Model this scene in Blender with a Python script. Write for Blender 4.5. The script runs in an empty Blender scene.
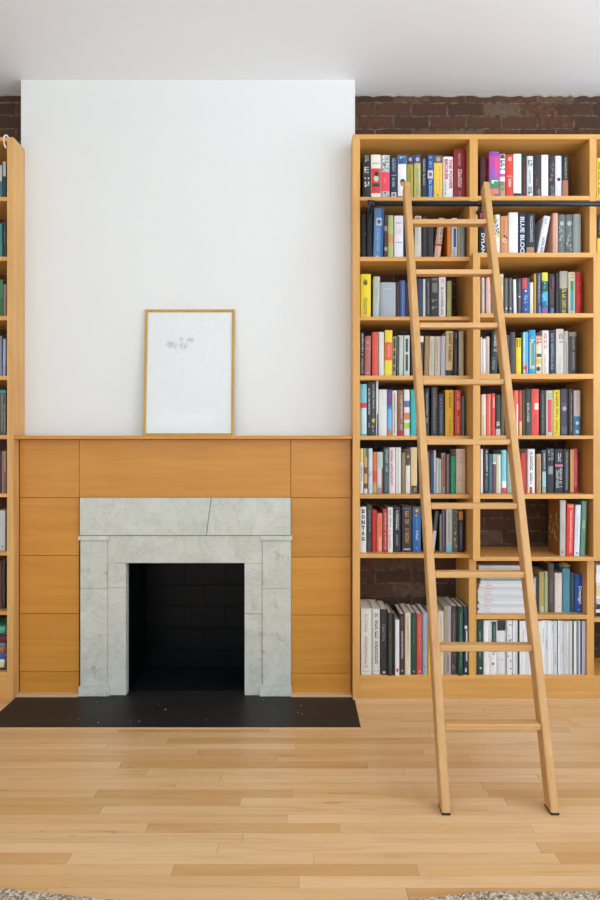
import bpy, bmesh, math, random
from mathutils import Vector
random.seed(7)
SC = bpy.context.scene
COL = SC.collection
F = 636.36          # focal length in px of the 600 px wide frame
H = 447.0           # row of the eye level
EZ = 1.39           # eye height
CY = -3.5           # camera y


def PX(px, y=0.0):
    return (px - 300.0) * (y - CY) / F


def PZ(py, y=0.0):
    return EZ + (H - py) * (y - CY) / F


# ------------------------------------------------------------------ materials
def lin(c):
    if isinstance(c, str):
        c = c.lstrip('#')
        c = [int(c[i:i + 2], 16) / 255 for i in (0, 2, 4)]
    return [(x / 12.92 if x <= .04045 else ((x + .055) / 1.055) ** 2.4) for x in c] + [1.0]


class NT:
    def __init__(s, name):
        s.m = bpy.data.materials.new(name)
        s.m.use_nodes = True
        s.t = s.m.node_tree
        s.b = s.t.nodes['Principled BSDF']

    def n(s, typ, **kw):
        o = s.t.nodes.new(typ)
        for k, v in kw.items():
            if k.startswith('i_'):
                key = k[2:]
                key = int(key) if key.isdigit() else key.replace('_', ' ')
                o.inputs[key].default_value = v
            else:
                setattr(o, k, v)
        return o

    def l(s, a, b):
        s.t.links.new(a, b)

    def math(s, op, a, b=None):
        o = s.n('ShaderNodeMath', operation=op)
        for i, v in enumerate((a, b)):
            if v is None:
                continue
            if hasattr(v, 'is_output'):
                s.l(v, o.inputs[i])
            else:
                o.inputs[i].default_value = v
        return o.outputs[0]

    def ramp(s, fac, stops):
        r = s.n('ShaderNodeValToRGB')
        e = r.color_ramp.elements
        while len(e) < len(stops):
            e.new(.5)
        for i, (p, c) in enumerate(stops):
            e[i].position = p
            e[i].color = lin(c)
        s.l(fac, r.inputs[0])
        return r.outputs[0]

    def mix(s, fac, a, b, mode='MIX'):
        o = s.n('ShaderNodeMix', data_type='RGBA', blend_type=mode)
        for i, v in ((0, fac), (6, a), (7, b)):
            if hasattr(v, 'is_output'):
                s.l(v, o.inputs[i])
            else:
                o.inputs[i].default_value = v
        return o.outputs[2]

    def bump(s, h, strength, dist):
        b = s.n('ShaderNodeBump')
        b.inputs['Strength'].default_value = strength
        b.inputs['Distance'].default_value = dist
        s.l(h, b.inputs['Height'])
        s.l(b.outputs[0], s.b.inputs['Normal'])


_plain = {}


def plain(col, rough=.5, metal=0.0, spec=.5):
    k = (col, rough, metal, spec)
    if k not in _plain:
        m = NT('paint_' + col.strip('#'))
        c = lin(col)
        tc = m.n('ShaderNodeTexCoord')
        no = m.n('ShaderNodeTexNoise', i_Scale=60.0, i_Detail=2.0)
        m.l(tc.outputs['Object'], no.inputs['Vector'])
        c2 = [min(1, x * .88) for x in c[:3]] + [1]
        m.l(m.mix(no.outputs[0], c, c2), m.b.inputs['Base Color'])
        m.b.inputs['Roughness'].default_value = rough
        m.b.inputs['Metallic'].default_value = metal
        m.b.inputs['Specular IOR Level'].default_value = spec
        _plain[k] = m.m
    return _plain[k]


def wood(name, light, dark, axis, rough=.42, scale=1.0, spec=.4):
    """natural wood with the grain running along axis 0/1/2"""
    m = NT(name)
    tc = m.n('ShaderNodeTexCoord')
    oi = m.n('ShaderNodeObjectInfo')
    sc = [22.0 * scale] * 3
    sc[axis] = 1.3 * scale
    mp = m.n('ShaderNodeMapping')
    mp.inputs['Scale'].default_value = sc
    off = m.n('ShaderNodeVectorMath', operation='SCALE')
    cmb = m.n('ShaderNodeCombineXYZ')
    for i in range(3):
        m.l(oi.outputs['Random'], cmb.inputs[i])
    m.l(cmb.outputs[0], off.inputs[0])
    off.inputs['Scale'].default_value = 9.0
    add = m.n('ShaderNodeVectorMath', operation='ADD')
    m.l(tc.outputs['Object'], add.inputs[0])
    m.l(off.outputs[0], add.inputs[1])
    m.l(add.outputs[0], mp.inputs['Vector'])
    n1 = m.n('ShaderNodeTexNoise', i_Scale=1.0, i_Detail=5.0, i_Roughness=.6)
    n1.inputs['Distortion'].default_value = .6
    m.l(mp.outputs[0], n1.inputs['Vector'])
    n2 = m.n('ShaderNodeTexNoise', i_Scale=2.2, i_Detail=2.0)
    m.l(add.outputs[0], n2.inputs['Vector'])
    mixf = m.math('ADD', m.math('MULTIPLY', n1.outputs[0], .7), m.math('MULTIPLY', n2.outputs[0], .3))
    c = m.ramp(mixf, [(.3, dark), (.62, light)])
    rnd = m.math('ADD', m.math('MULTIPLY', oi.outputs['Random'], .10), .95)
    hs = m.n('ShaderNodeHueSaturation')
    m.l(c, hs.inputs['Color'])
    m.l(rnd, hs.inputs['Value'])
    m.l(hs.outputs[0], m.b.inputs['Base Color'])
    m.b.inputs['Roughness'].default_value = rough
    m.b.inputs['Specular IOR Level'].default_value = spec
    m.bump(n1.outputs[0], .08, .002)
    return m.m


WOOD_V = wood('bookcase_wood_upright', '#dca65d', '#c99047', 2)
WOOD_H = wood('bookcase_wood_level', '#dca65d', '#c99047', 0)
PANEL = wood('panel_wood', '#cf8e38', '#bd7d2b', 0, rough=.36)
LADDER = wood('ladder_wood', '#d5a56a', '#c18e52', 2, rough=.4)
RUNGW = wood('ladder_tread_wood', '#d5a56a', '#bd8b50', 0, rough=.4)
FRAMEW = wood('gilt_frame_wood', '#c8a048', '#b08230', 2, rough=.35, scale=3)


def brick_mat(name, cols, mortar, bw, rh, ms, rough, bump, offz=0.0, mortar_noise=True):
    m = NT(name)
    tc = m.n('ShaderNodeTexCoord')
    sp = m.n('ShaderNodeSeparateXYZ')
    m.l(tc.outputs['Object'], sp.inputs[0])
    cb = m.n('ShaderNodeCombineXYZ')
    nn = m.n('ShaderNodeTexNoise', i_Scale=9.0, i_Detail=2.0)
    m.l(tc.outputs['Object'], nn.inputs['Vector'])
    wob = m.math('MULTIPLY', m.math('SUBTRACT', nn.outputs[0], .5), .02 if mortar_noise else .004)
    m.l(m.math('ADD', m.math('ADD', sp.outputs[0], sp.outputs[1]), wob), cb.inputs[0])
    m.l(m.math('ADD', m.math('ADD', sp.outputs[2], offz), wob), cb.inputs[1])
    br = m.n('ShaderNodeTexBrick')
    br.inputs['Scale'].default_value = 1.0
    br.inputs['Brick Width'].default_value = bw
    br.inputs['Row Height'].default_value = rh
    br.inputs['Mortar Size'].default_value = ms
    br.inputs['Mortar Smooth'].default_value = .3
    br.inputs['Bias'].default_value = 0.0
    br.inputs['Color1'].default_value = (0, 0, 0, 1)
    br.inputs['Color2'].default_value = (1, 1, 1, 1)
    m.l(cb.outputs[0], br.inputs['Vector'])
    n2 = m.n('ShaderNodeTexNoise', i_Scale=30.0, i_Detail=5.0)
    m.l(tc.outputs['Object'], n2.inputs['Vector'])
    val = m.math('ADD', m.math('MULTIPLY', br.outputs[0], .7), m.math('MULTIPLY', n2.outputs[0], .35))
    c = m.ramp(val, cols)
    mc = m.ramp(n2.outputs[0], [(.35, mortar[0]), (.65, mortar[1])])
    m.l(m.mix(br.outputs['Fac'], c, mc), m.b.inputs['Base Color'])
    m.b.inputs['Roughness'].default_value = rough
    m.b.inputs['Specular IOR Level'].default_value = .35 if mortar_noise else .18
    hgt = m.math('ADD', m.math('SUBTRACT', 1.0, br.outputs['Fac']), m.math('MULTIPLY', n2.outputs[0], .5 if mortar_noise else .08))
    m.bump(hgt, bump, .01)
    return m.m


BRICK = brick_mat('old_red_brick', [(.0, '#37281e'), (.25, '#463024'), (.45, '#593a28'), (.6, '#463125'), (.75, '#583526'), (.88, '#675543'), (1, '#42322a')],
                  ('#3a2d22', '#7a654c'), .215, .0775, .006, .85, .9, .043)
SOOT = brick_mat('black_painted_firebrick', [(0, '#050505'), (1, '#070707')], ('#020202', '#030303'), .262, .138, .005, .38, .7, .035, False)

def floor_mat():
    m = NT('maple_strip_floor')
    tc = m.n('ShaderNodeTexCoord')
    sp = m.n('ShaderNodeSeparateXYZ')
    m.l(tc.outputs['Object'], sp.inputs[0])
    W = .0575
    yr = m.math('DIVIDE', sp.outputs[1], W)
    row = m.math('FLOOR', yr)
    wn = m.n('ShaderNodeTexWhiteNoise', noise_dimensions='1D')
    m.l(row, wn.inputs['W'])
    wn2 = m.n('ShaderNodeTexWhiteNoise', noise_dimensions='1D')
    m.l(m.math('ADD', row, 71.3), wn2.inputs['W'])
    L = m.math('ADD', m.math('MULTIPLY', wn2.outputs[0], .75), .65)
    xr = m.math('DIVIDE', m.math('ADD', sp.outputs[0], m.math('MULTIPLY', wn.outputs[0], 7.0)), L)
    pl = m.math('FLOOR', xr)
    cb = m.n('ShaderNodeCombineXYZ')
    m.l(row, cb.inputs[0])
    m.l(pl, cb.inputs[1])
    pn = m.n('ShaderNodeTexWhiteNoise', noise_dimensions='3D')
    m.l(cb.outputs[0], pn.inputs['Vector'])
    # grain
    cv = m.n('ShaderNodeCombineXYZ')
    m.l(m.math('ADD', m.math('MULTIPLY', sp.outputs[0], 2.0), m.math('MULTIPLY', pn.outputs[0], 40.0)), cv.inputs[0])
    m.l(m.math('MULTIPLY', sp.outputs[1], 26.0), cv.inputs[1])
    m.l(m.math('MULTIPLY', pn.outputs[0], 13.0), cv.inputs[2])
    g = m.n('ShaderNodeTexNoise', i_Scale=1.0, i_Detail=5.0, i_Roughness=.6)
    g.inputs['Distortion'].default_value = 1.0
    m.l(cv.outputs[0], g.inputs['Vector'])
    base = m.ramp(pn.outputs[0], [(0, '#cf9f68'), (.2, '#dcb17c'), (.55, '#dfb684'), (.85, '#e6c092'), (1, '#d2a56e')])
    gr = m.ramp(g.outputs[0], [(.25, '#c49a6c'), (.45, '#f2e6d4'), (.7, '#ffffff')])
    c = m.mix(.42, base, gr, 'MULTIPLY')
    kn = m.n('ShaderNodeTexNoise', i_Scale=1.0, i_Detail=3.0)
    kv = m.n('ShaderNodeMapping')
    kv.inputs['Scale'].default_value = (9, 34, 1)
    m.l(tc.outputs['Object'], kv.inputs['Vector'])
    m.l(kv.outputs[0], kn.inputs['Vector'])
    kf = m.ramp(kn.outputs[0], [(.70, '#000000'), (.78, '#ffffff')])
    c = m.mix(m.math('MULTIPLY', kf, .6), c, lin('#8f6234'))
    # seams
    fy = m.math('FRACT', yr)
    fx = m.math('FRACT', xr)
    s1 = m.math('LESS_THAN', fy, .025)
    s2 = m.math('LESS_THAN', fx, .0025)
    seam = m.math('MAXIMUM', s1, s2)
    c = m.mix(m.math('MULTIPLY', seam, .42), c, lin('#7d5530'))
    m.l(c, m.b.inputs['Base Color'])
    rg = m.math('ADD', m.math('MULTIPLY', g.outputs[0], .12), .24)
    m.l(rg, m.b.inputs['Roughness'])
    m.b.inputs['Specular IOR Level'].default_value = .45
    m.bump(m.math('SUBTRACT', 1.0, seam), .25, .001)
    return m.m


def marble_mat(stained):
    m = NT('worn_marble_stained' if stained else 'worn_marble')
    tc = m.n('ShaderNodeTexCoord')
    oi = m.n('ShaderNodeObjectInfo')
    n1 = m.n('ShaderNodeTexNoise', i_Scale=7.0, i_Detail=6.0, i_Roughness=.62)
    n1.inputs['Distortion'].default_value = .8
    m.l(tc.outputs['Object'], n1.inputs['Vector'])
    n2 = m.n('ShaderNodeTexNoise', i_Scale=3.3, i_Detail=8.0, i_Roughness=.7)
    n2.inputs['Distortion'].default_value = 2.0
    m.l(tc.outputs['Object'], n2.inputs['Vector'])
    c = m.ramp(n1.outputs[0], [(.25, '#bcbcae'), (.5, '#c8c8ba'), (.75, '#d2d2c6')])
    vein = m.math('ABSOLUTE', m.math('SUBTRACT', n2.outputs[0], .5))
    vf = m.ramp(vein, [(0, '#ffffff'), (.012, '#000000')])
    c = m.mix(m.math('MULTIPLY', vf, .45), c, lin('#8c8b80'))
    if stained:
        n3 = m.n('ShaderNodeTexNoise', i_Scale=11.0, i_Detail=6.0, i_Roughness=.7)
        m.l(tc.outputs['Object'], n3.inputs['Vector'])
        st = m.ramp(n3.outputs[0], [(.57, '#000000'), (.68, '#ffffff')])
        c = m.mix(m.math('MULTIPLY', st, .6), c, lin('#9a8a6c'))
        # rust-brown wear along the inner joints
        sp = m.n('ShaderNodeSeparateXYZ')
        m.l(tc.outputs['Object'], sp.inputs[0])
        dj = m.math('ABSOLUTE', m.math('SUBTRACT', m.math('ABSOLUTE', m.math('ADD', sp.outputs[0], .002)), .430))
        near = m.math('SUBTRACT', 1.0, m.math('MULTIPLY', dj, 45.0))
        jm = m.math('ADD', near, m.math('MULTIPLY', m.math('SUBTRACT', n3.outputs[0], .62), 5.0))
        jr = m.ramp(jm, [(.25, '#000000'), (.7, '#ffffff')])
        c = m.mix(m.math('MULTIPLY', jr, .5), c, lin('#a18f6e'))
    m.l(c, m.b.inputs['Base Color'])
    m.b.inputs['Roughness'].default_value = .45
    m.bump(n1.outputs[0], .15, .004)
    return m.m


def slate_mat():
    m = NT('dark_hearth_slate')
    tc = m.n('ShaderNodeTexCoord')
    n1 = m.n('ShaderNodeTexNoise', i_Scale=6.0, i_Detail=5.0)
    m.l(tc.outputs['Object'], n1.inputs['Vector'])
    v = m.n('ShaderNodeTexVoronoi', i_Scale=6.0)
    m.l(tc.outputs['Object'], v.inputs['Vector'])
    sp = m.ramp(v.outputs['Distance'], [(.0, '#ffffff'), (.035, '#000000')])
    c = m.ramp(n1.outputs[0], [(.3, '#1f1c1a'), (.7, '#2b2724')])
    c = m.mix(m.math('MULTIPLY', sp, .5), c, lin('#a09a92'))
    m.l(c, m.b.inputs['Base Color'])
    m.b.inputs['Roughness'].default_value = .5
    m.b.inputs['Specular IOR Level'].default_value = .3
    m.bump(n1.outputs[0], .1, .003)
    return m.m


def plaster_mat(name, col, rough=.6, s=2.0):
    m = NT(name)
    tc = m.n('ShaderNodeTexCoord')
    n1 = m.n('ShaderNodeTexNoise', i_Scale=s, i_Detail=4.0)
    m.l(tc.outputs['Object'], n1.inputs['Vector'])
    c = lin(col)
    m.l(m.mix(n1.outputs[0], c, [x * .97 for x in c[:3]] + [1]), m.b.inputs['Base Color'])
    m.b.inputs['Roughness'].default_value = rough
    m.b.inputs['Specular IOR Level'].default_value = .3
    n2 = m.n('ShaderNodeTexNoise', i_Scale=5.0, i_Detail=3.0)
    m.l(tc.outputs['Object'], n2.inputs['Vector'])
    m.bump(n2.outputs[0], .12, .01)
    return m.m


def rug_mat():
    m = NT('speckled_wool')
    tc = m.n('ShaderNodeTexCoord')
    v = m.n('ShaderNodeTexVoronoi', i_Scale=130.0)
    m.l(tc.outputs['Object'], v.inputs['Vector'])
    n = m.n('ShaderNodeTexNoise', i_Scale=14.0, i_Detail=4.0)
    m.l(tc.outputs['Object'], n.inputs['Vector'])
    sv = m.n('ShaderNodeSeparateColor')
    m.l(v.outputs['Color'], sv.inputs[0])
    f = m.math('ADD', m.math('MULTIPLY', sv.outputs[0], .75), m.math('MULTIPLY', n.outputs[0], .25))
    c = m.ramp(f, [(.1, '#75624f'), (.35, '#a08a70'), (.6, '#bfae98'), (.85, '#dcd0bf')])
    m.l(c, m.b.inputs['Base Color'])
    m.b.inputs['Roughness'].default_value = .95
    m.bump(v.outputs['Distance'], .6, .01)
    return m.m


FLOOR = floor_mat()
MARBLE = marble_mat(False)
MARBLE_ST = marble_mat(True)
SLATE = slate_mat()
PLASTER = plaster_mat('white_plaster', '#e4e3de')
CEILP = plaster_mat('ceiling_plaster', '#eef0f2', s=1.0)
METAL = plain('#2a3034', .38, .6)
PAPER = plain('#e4ddca', .8)
RUBBER = plain('#1b1b1b', .6)


# ------------------------------------------------------------------ builders
def thing(name, label=None, cat=None, loc=(0, 0, 0), group=None, rot=None):
    o = bpy.data.objects.new(name, None)
    o.empty_display_size = .05
    COL.objects.link(o)
    o.location = loc
    if rot:
        o.rotation_euler = rot
    tag(o, label, cat, group)
    return o


def tag(o, label=None, cat=None, group=None, kind=None):
    for k, v in (('label', label), ('category', cat), ('group', group), ('kind', kind)):
        if v:
            o[k] = v
    return o


def obj(name, bm, mats, parent=None, local=False, smooth=False):
    """bm in world coordinates unless local; a parent without rotation is subtracted"""
    if parent is not None and not local:
        off = Vector(parent.location)
        p = parent.parent
        while p is not None:
            off += Vector(p.location)
            p = p.parent
        bmesh.ops.translate(bm, verts=bm.verts, vec=-off)
    bmesh.ops.recalc_face_normals(bm, faces=[f for f in bm.faces if not f.tag])
    me = bpy.data.meshes.new(name)
    bm.to_mesh(me)
    bm.free()
    for m in (mats if isinstance(mats, (list, tuple)) else [mats]):
        me.materials.append(m)
    if smooth:
        for p in me.polygons:
            p.use_smooth = True
    o = bpy.data.objects.new(name, me)
    COL.objects.link(o)
    if parent is not None:
        o.parent = parent
    return o


def box(bm, x0, x1, y0, y1, z0, z1, mi=0, bev=0.0):
    vs = [bm.verts.new((x, y, z)) for x in (x0, x1) for y in (y0, y1) for z in (z0, z1)]
    fs = []
    for q in ((0, 1, 3, 2), (4, 6, 7, 5), (0, 4, 5, 1), (2, 3, 7, 6), (0, 2, 6, 4), (1, 5, 7, 3)):
        f = bm.faces.new([vs[i] for i in q])
        f.material_index = mi
        fs.append(f)
    if bev:
        es = list({e for f in fs for e in f.edges})
        r = bmesh.ops.bevel(bm, geom=es, offset=bev, segments=1, affect='EDGES')
        for f in r['faces']:
            f.material_index = mi
    return vs


def board(name, parent, x0, x1, y0, y1, z0, z1, mat, bev=.0012):
    bm = bmesh.new()
    box(bm, x0, x1, y0, y1, z0, z1, bev=bev)
    return obj(name, bm, mat, parent)


def tube(bm, pts, r, seg=10):
    pts = [Vector(p) for p in pts]
    rings = []
    for i, p in enumerate(pts):
        d = (pts[min(i + 1, len(pts) - 1)] - pts[max(i - 1, 0)]).normalized()
        a = d.orthogonal().normalized() if abs(d.z) > .99 else d.cross(Vector((0, 0, 1))).normalized()
        b = d.cross(a)
        rings.append([bm.verts.new(p + a * r * math.cos(t) + b * r * math.sin(t)) for t in [2 * math.pi * k / seg for k in range(seg)]])
    for r0, r1 in zip(rings, rings[1:]):
        for k in range(seg):
            bm.faces.new((r0[k], r0[(k + 1) % seg], r1[(k + 1) % seg], r1[k]))
    bm.faces.new(rings[0][::-1])
    bm.faces.new(rings[-1])


def structure(o):
    o['kind'] = 'structure'
    return o


# ------------------------------------------------------------------ the room
YB = .30                      # brick wall
YP = .145                     # plaster chimney breast
XL, XR = -1.577, .289         # inner sides of the two bookcases
CZ = PZ(80, YP)               # ceiling
YN = -6.2                     # wall behind the camera
WX = 3.6

bm = bmesh.new(); box(bm, -WX, WX, YN, YB, -.05, 0)
structure(obj('floor', bm, FLOOR))
bm = bmesh.new(); box(bm, -WX, WX, YN, YB, CZ, CZ + .1)
structure(obj('ceiling', bm, CEILP))
bm = bmesh.new()
box(bm, -WX, -1.598, YB, YB + .15, 0, CZ)
box(bm, .315, WX, YB, YB + .15, 0, CZ)
structure(obj('wall_back', bm, BRICK))
# ragged plaster bead where the bricks meet the ceiling
bm = bmesh.new()
for (xa, xb) in ((-WX, -1.6), (.317, WX)):
    n = int((xb - xa) / .03)
    top = []; bot = []
    for i in range(n + 1):
        x = xa + (xb - xa) * i / n
        zz = CZ - .003 - random.random() ** 2 * .011
        top.append((bm.verts.new((x, YB - .006 - random.random() * .006, CZ)), bm.verts.new((x, YB - .004, zz)), bm.verts.new((x, YB, zz - .002)), bm.verts.new((x, YB, CZ))))
    for a, b in zip(top, top[1:]):
        for k in range(4):
            bm.faces.new((a[k], b[k], b[(k + 1) % 4], a[(k + 1) % 4]))
    bm.faces.new(top[0]); bm.faces.new(top[-1][::-1])
structure(obj('trim_1', bm, plaster_mat('rough_plaster_bead', '#aaa498', .9, 20.0)))
# chimney breast with the fireplace hole (plastered above the mantel)
bm = bmesh.new()
HX0, HX1, HZ = -.985, -.295, .76
box(bm, -1.598, .315, YP, .62, HZ, CZ)
box(bm, -1.598, HX0, YP, .62, 0, HZ)
box(bm, HX1, .315, YP, .62, 0, HZ)
structure(obj('wall_chimney', bm, PLASTER))

# side walls and the window wall behind the camera
def wall_with_windows(name, axis, at, t, a0, a1, holes):
    """axis 'x': wall plane x=at, runs in y.  axis 'y': plane y=at, runs in x"""
    bm = bmesh.new()
    cuts = sorted(holes)
    cur = a0
    def add(u0, u1, z0, z1):
        if axis == 'x':
            box(bm, min(at, at + t), max(at, at + t), u0, u1, z0, z1)
        else:
            box(bm, u0, u1, min(at, at + t), max(at, at + t), z0, z1)
    for (u0, u1, z0, z1) in cuts:
        add(cur, u0, 0, CZ)
        add(u0, u1, 0, z0)
        add(u0, u1, z1, CZ)
        cur = u1
    add(cur, a1, 0, CZ)
    structure(obj(name, bm, PLASTER))


wins_n = [(-2.6, -1.3, .5, 3.0), (-.65, .65, .5, 3.0), (1.3, 2.6, .5, 3.0)]
wins_r = [(-5.6, -4.2, .5, 3.1), (-3.7, -2.4, .5, 3.1), (-1.9, -.7, .5, 3.1)]
added_wins_l = [(-5.0, -3.6, .5, 3.1)]  # unseen left window, added to get more light onto the ceiling
wall_with_windows('wall_front', 'y', YN, -.2, -WX, WX, wins_n)
wall_with_windows('wall_right', 'x', WX, .2, YN, YB, wins_r)
wall_with_windows('wall_left', 'x', -WX, -.2, YN, YB, added_wins_l)
WHITEW = plain('#e6e6e2', .45)
k = 0
for ax, ws in (('y', wins_n), ('x', wins_r), ('l', added_wins_l)):
    for (u0, u1, z0, z1) in ws:
        k += 1
        bm = bmesh.new()
        for (a, b, c, d) in ((u0, u0 + .05, z0, z1), (u1 - .05, u1, z0, z1), (u0, u1, z0, z0 + .05), (u0, u1, z1 - .05, z1),
                             (u0, u1, (z0 + z1) / 2 - .025, (z0 + z1) / 2 + .025)):
            if ax == 'y':
                box(bm, a, b, YN - .12, YN - .07, c, d)
            elif ax == 'x':
                box(bm, WX + .07, WX + .12, a, b, c, d)
            else:
                box(bm, -WX - .12, -WX - .07, a, b, c, d)
        structure(obj('window_%d' % k, bm, WHITEW))

# sky, and lamps in the windows with an added upward tilt
w = bpy.data.worlds.new('sky'); SC.world = w; w.use_nodes = True
bg = w.node_tree.nodes['Background']
bg.inputs[0].default_value = (.75, .89, 1.08, 1)
bg.inputs[1].default_value = 2.0


def daylight(loc, rot, sx, sy, e, col=(.80, .93, 1.08)):
    l = bpy.data.lights.new('window_daylight', 'AREA')
    l.shape = 'RECTANGLE'; l.size = sx; l.size_y = sy; l.energy = e; l.color = col
    o = bpy.data.objects.new('window_daylight', l); COL.objects.link(o)
    o.location = loc; o.rotation_euler = rot


UPT = math.radians(54)
EN, ER, EL = 27, 62, 12
SH = .5               # height of the lamp slats, tilted up on purpose to brighten the ceiling


def window_light(cx, cy, z0, z1, wd, rz, e):
    n = 4
    for i in range(n):
        z = z0 + (z1 - z0) * (i + .5) / n
        o_ = SH * .5 * math.sin(UPT)
        dx, dy = -math.sin(rz) * 0, 0
        inw = Vector((-math.sin(rz), math.cos(rz), 0))
        p = Vector((cx, cy, z)) + inw * (o_ * .6)
        daylight(p, (math.pi / 2 + UPT, 0, rz), wd, SH, e / n)


for (u0, u1, z0, z1) in wins_n:
    window_light((u0 + u1) / 2, YN, z0, z1, u1 - u0, 0, EN)
for (u0, u1, z0, z1) in wins_r:
    window_light(WX, (u0 + u1) / 2, z0, z1, u1 - u0, math.pi / 2, ER if u1 < -1 else ER * .78)
for (u0, u1, z0, z1) in added_wins_l:
    window_light(-WX, (u0 + u1) / 2, z0, z1, u1 - u0, -math.pi / 2, EL)

# ------------------------------------------------------------------ fireplace
Y0 = .066
pan = thing('mantel_panelling', 'honey-coloured plywood mantel panelling with a thin ledge around the marble fireplace', 'panelling', (-.64, Y0, 0))
bm = bmesh.new()
ZP1 = PZ(439.3, Y0)
SX0, SX1 = PX(80, .045), PX(290.7, .045)     # marble outer edges
ZS = PZ(498, .045)
box(bm, XL + .001, XR - .001, .074, YP - .001, ZS, ZP1)
box(bm, XL + .001, SX0, .074, YP - .001, 0, ZS)
box(bm, SX1, XR - .001, .074, YP - .001, 0, ZS)
obj('backing', bm, plain('#5a3a1a', .7), pan)
g = .0013
pz = lambda p: PZ(p, Y0)
px = lambda p: PX(p, Y0)
V1, V2 = px(79.2), px(290.8)
xl, xr = XL + .006, XR - .004
panels = [(xl, V1, 497.8, 439.3), (V1, V2, 497.8, 439.3), (V2, xr, 497.8, 439.3)]
for (a, b) in ((555.5, 497.8), (613.6, 555.5), (671.5, 613.6), (693.3, 671.5)):
    panels.append((xl, V1, a, b))
for (a, b) in ((557, 497.8), (615, 557), (673.3, 615), (693.3, 673.3)):
    panels.append((V2, xr, a, b))
for (a, b, c, d) in panels:
    board('panel', pan, a + g, b - g, Y0, .074, pz(c) + g, pz(d) - g, PANEL, .0008)
board('mantel_ledge', pan, XL + .001, XR - .001, .004, YP - .001, ZP1, ZP1 + .019, PANEL, .002)
tr = plain('#dcb386', .5)
board('floor_strip', pan, XL + .002, SX0 - .003, .022, Y0, .0042, .016, tr)
board('floor_strip', pan, SX1 + .003, XR - .002, .022, Y0, .0042, .016, tr)

mar = thing('marble_surround', 'worn pale grey marble fireplace surround standing on the black hearth', 'fireplace', (-.64, .045, 0.004))
sx = lambda p, y=.045: PX(p, y)
sz = lambda p, y=.045: PZ(p, y)
HB = .004
zf = sz(535.2)
# frieze in two stones with the slanting joint
bm = bmesh.new()
for pts in (((79.7, 498), (211, 498), (206, 535.2), (79.7, 535.2)), ((211.5, 498), (290.7, 498), (290.7, 535.2), (206.5, 535.2))):
    a = [bm.verts.new((sx(p[0], .038), .038, sz(p[1], .038))) for p in pts]
    b = [bm.verts.new((v.co.x, .1, v.co.z)) for v in a]
    bm.faces.new(a); bm.faces.new(b[::-1])
    for i in range(4):
        bm.faces.new((a[i], b[i], b[(i + 1) % 4], a[(i + 1) % 4]))
bmesh.ops.recalc_face_normals(bm, faces=bm.faces)
bmesh.ops.bevel(bm, geom=list(bm.edges), offset=.0012, segments=1, affect='EDGES')
obj('frieze', bm, MARBLE, mar)


def stones(name, x0, x1, y0, cuts, mat, y1=.1):
    bm = bmesh.new()
    for a, b in zip(cuts, cuts[1:]):
        box(bm, x0, x1, y0, y1, b + .0006, a - .0006, bev=.0015)
    return obj(name, bm, mat, mar)


zcap = sz(540.3)
for (a, b, sp_) in ((80.2, 107.3, 588.5), (262.3, 290.9, 588.5)):
    stones('pilaster', sx(a), sx(b), .045, [zcap, sz(sp_), sz(686)], MARBLE_ST)
    c0, c1 = (78, 108.8) if a < 100 else (260.5, 292.3)
    stones('pilaster_cap', sx(c0, .03), sx(c1, .03), .03, [zf - .001, zcap + .0006], MARBLE)
    c0, c1 = (78.2, 109) if a < 100 else (259.5, 291.6)
    stones('plinth', sx(c0, .033), sx(c1, .033), .033, [sz(686), HB], MARBLE_ST)
YJ = .050
OX0, OX1, OZ = sx(126.0, YJ), sx(244.5, YJ), sz(563.2, YJ)
stones('lintel', sx(107.3) + .001, sx(262.3) - .001, YJ, [zf - .002, OZ], MARBLE, .105)
stones('jamb', sx(107.3) + .001, OX0, YJ, [OZ, sz(588), HB], MARBLE, .105)
stones('jamb', OX1, sx(262.3) - .001, YJ, [OZ, sz(614), HB], MARBLE_ST, .105)

fb = thing('firebox', 'deep black-painted brick firebox inside the marble surround', 'fireplace', (-.64, .3, .004))
bm = bmesh.new()
YF = .52
box(bm, OX0 - .015, OX1 + .015, YF, YF + .05, HB, OZ + .015)
obj('rear_bricks', bm, SOOT, fb)
for (a, b, c, d) in ((OX0 - .015, OX0, 0, 1), (OX1, OX1 + .015, 0, 1)):
    bm = bmesh.new()
    box(bm, a, b, .106, YF, HB, OZ + .015)
    obj('side_bricks', bm, SOOT, fb)
board('firebox_roof', fb, OX0, OX1, .106, YF, OZ, OZ + .015, plain('#060606', .5))
bm = bmesh.new()
box(bm, OX0, OX1, .105, YF, HB, HB + .003)
obj('firebox_floor', bm, plain('#070707', .5), fb)

hz = thing('hearth', 'flat black slate hearth slab on the wood floor before the fireplace', 'hearth', (-.64, -.1, 0))
bm = bmesh.new()
box(bm, XL + .004, PX(355, -.02), -.352, .02, 0, .004, bev=.0008)
box(bm, XL + .01, XR - .004, .02, .07, 0, .0039)
box(bm, OX0, OX1, .07, .52, 0, .0038)
obj('slab', bm, SLATE, hz)
bm = bmesh.new()
for i in range(16):   # crumbs of mortar lying in the slab's surface
    x = random.uniform(-1.2, .25); y = random.uniform(-.33, .0); s = random.uniform(.0015, .004)
    bmesh.ops.create_icosphere(bm, subdivisions=1, radius=s)
    bmesh.ops.translate(bm, verts=bm.verts[-12:], vec=(x, y, .004 + s * .95))
o = obj('mortar_crumbs', bm, plain('#b8b2a8', .8)); tag(o, 'scattered pale mortar crumbs lying on the black hearth slab', 'debris', kind='stuff')
board('edge_strip', hz, XL + .004, PX(355, -.02), -.366, -.3525, 0, .004, plain('#d8b080', .5), .001)

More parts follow.
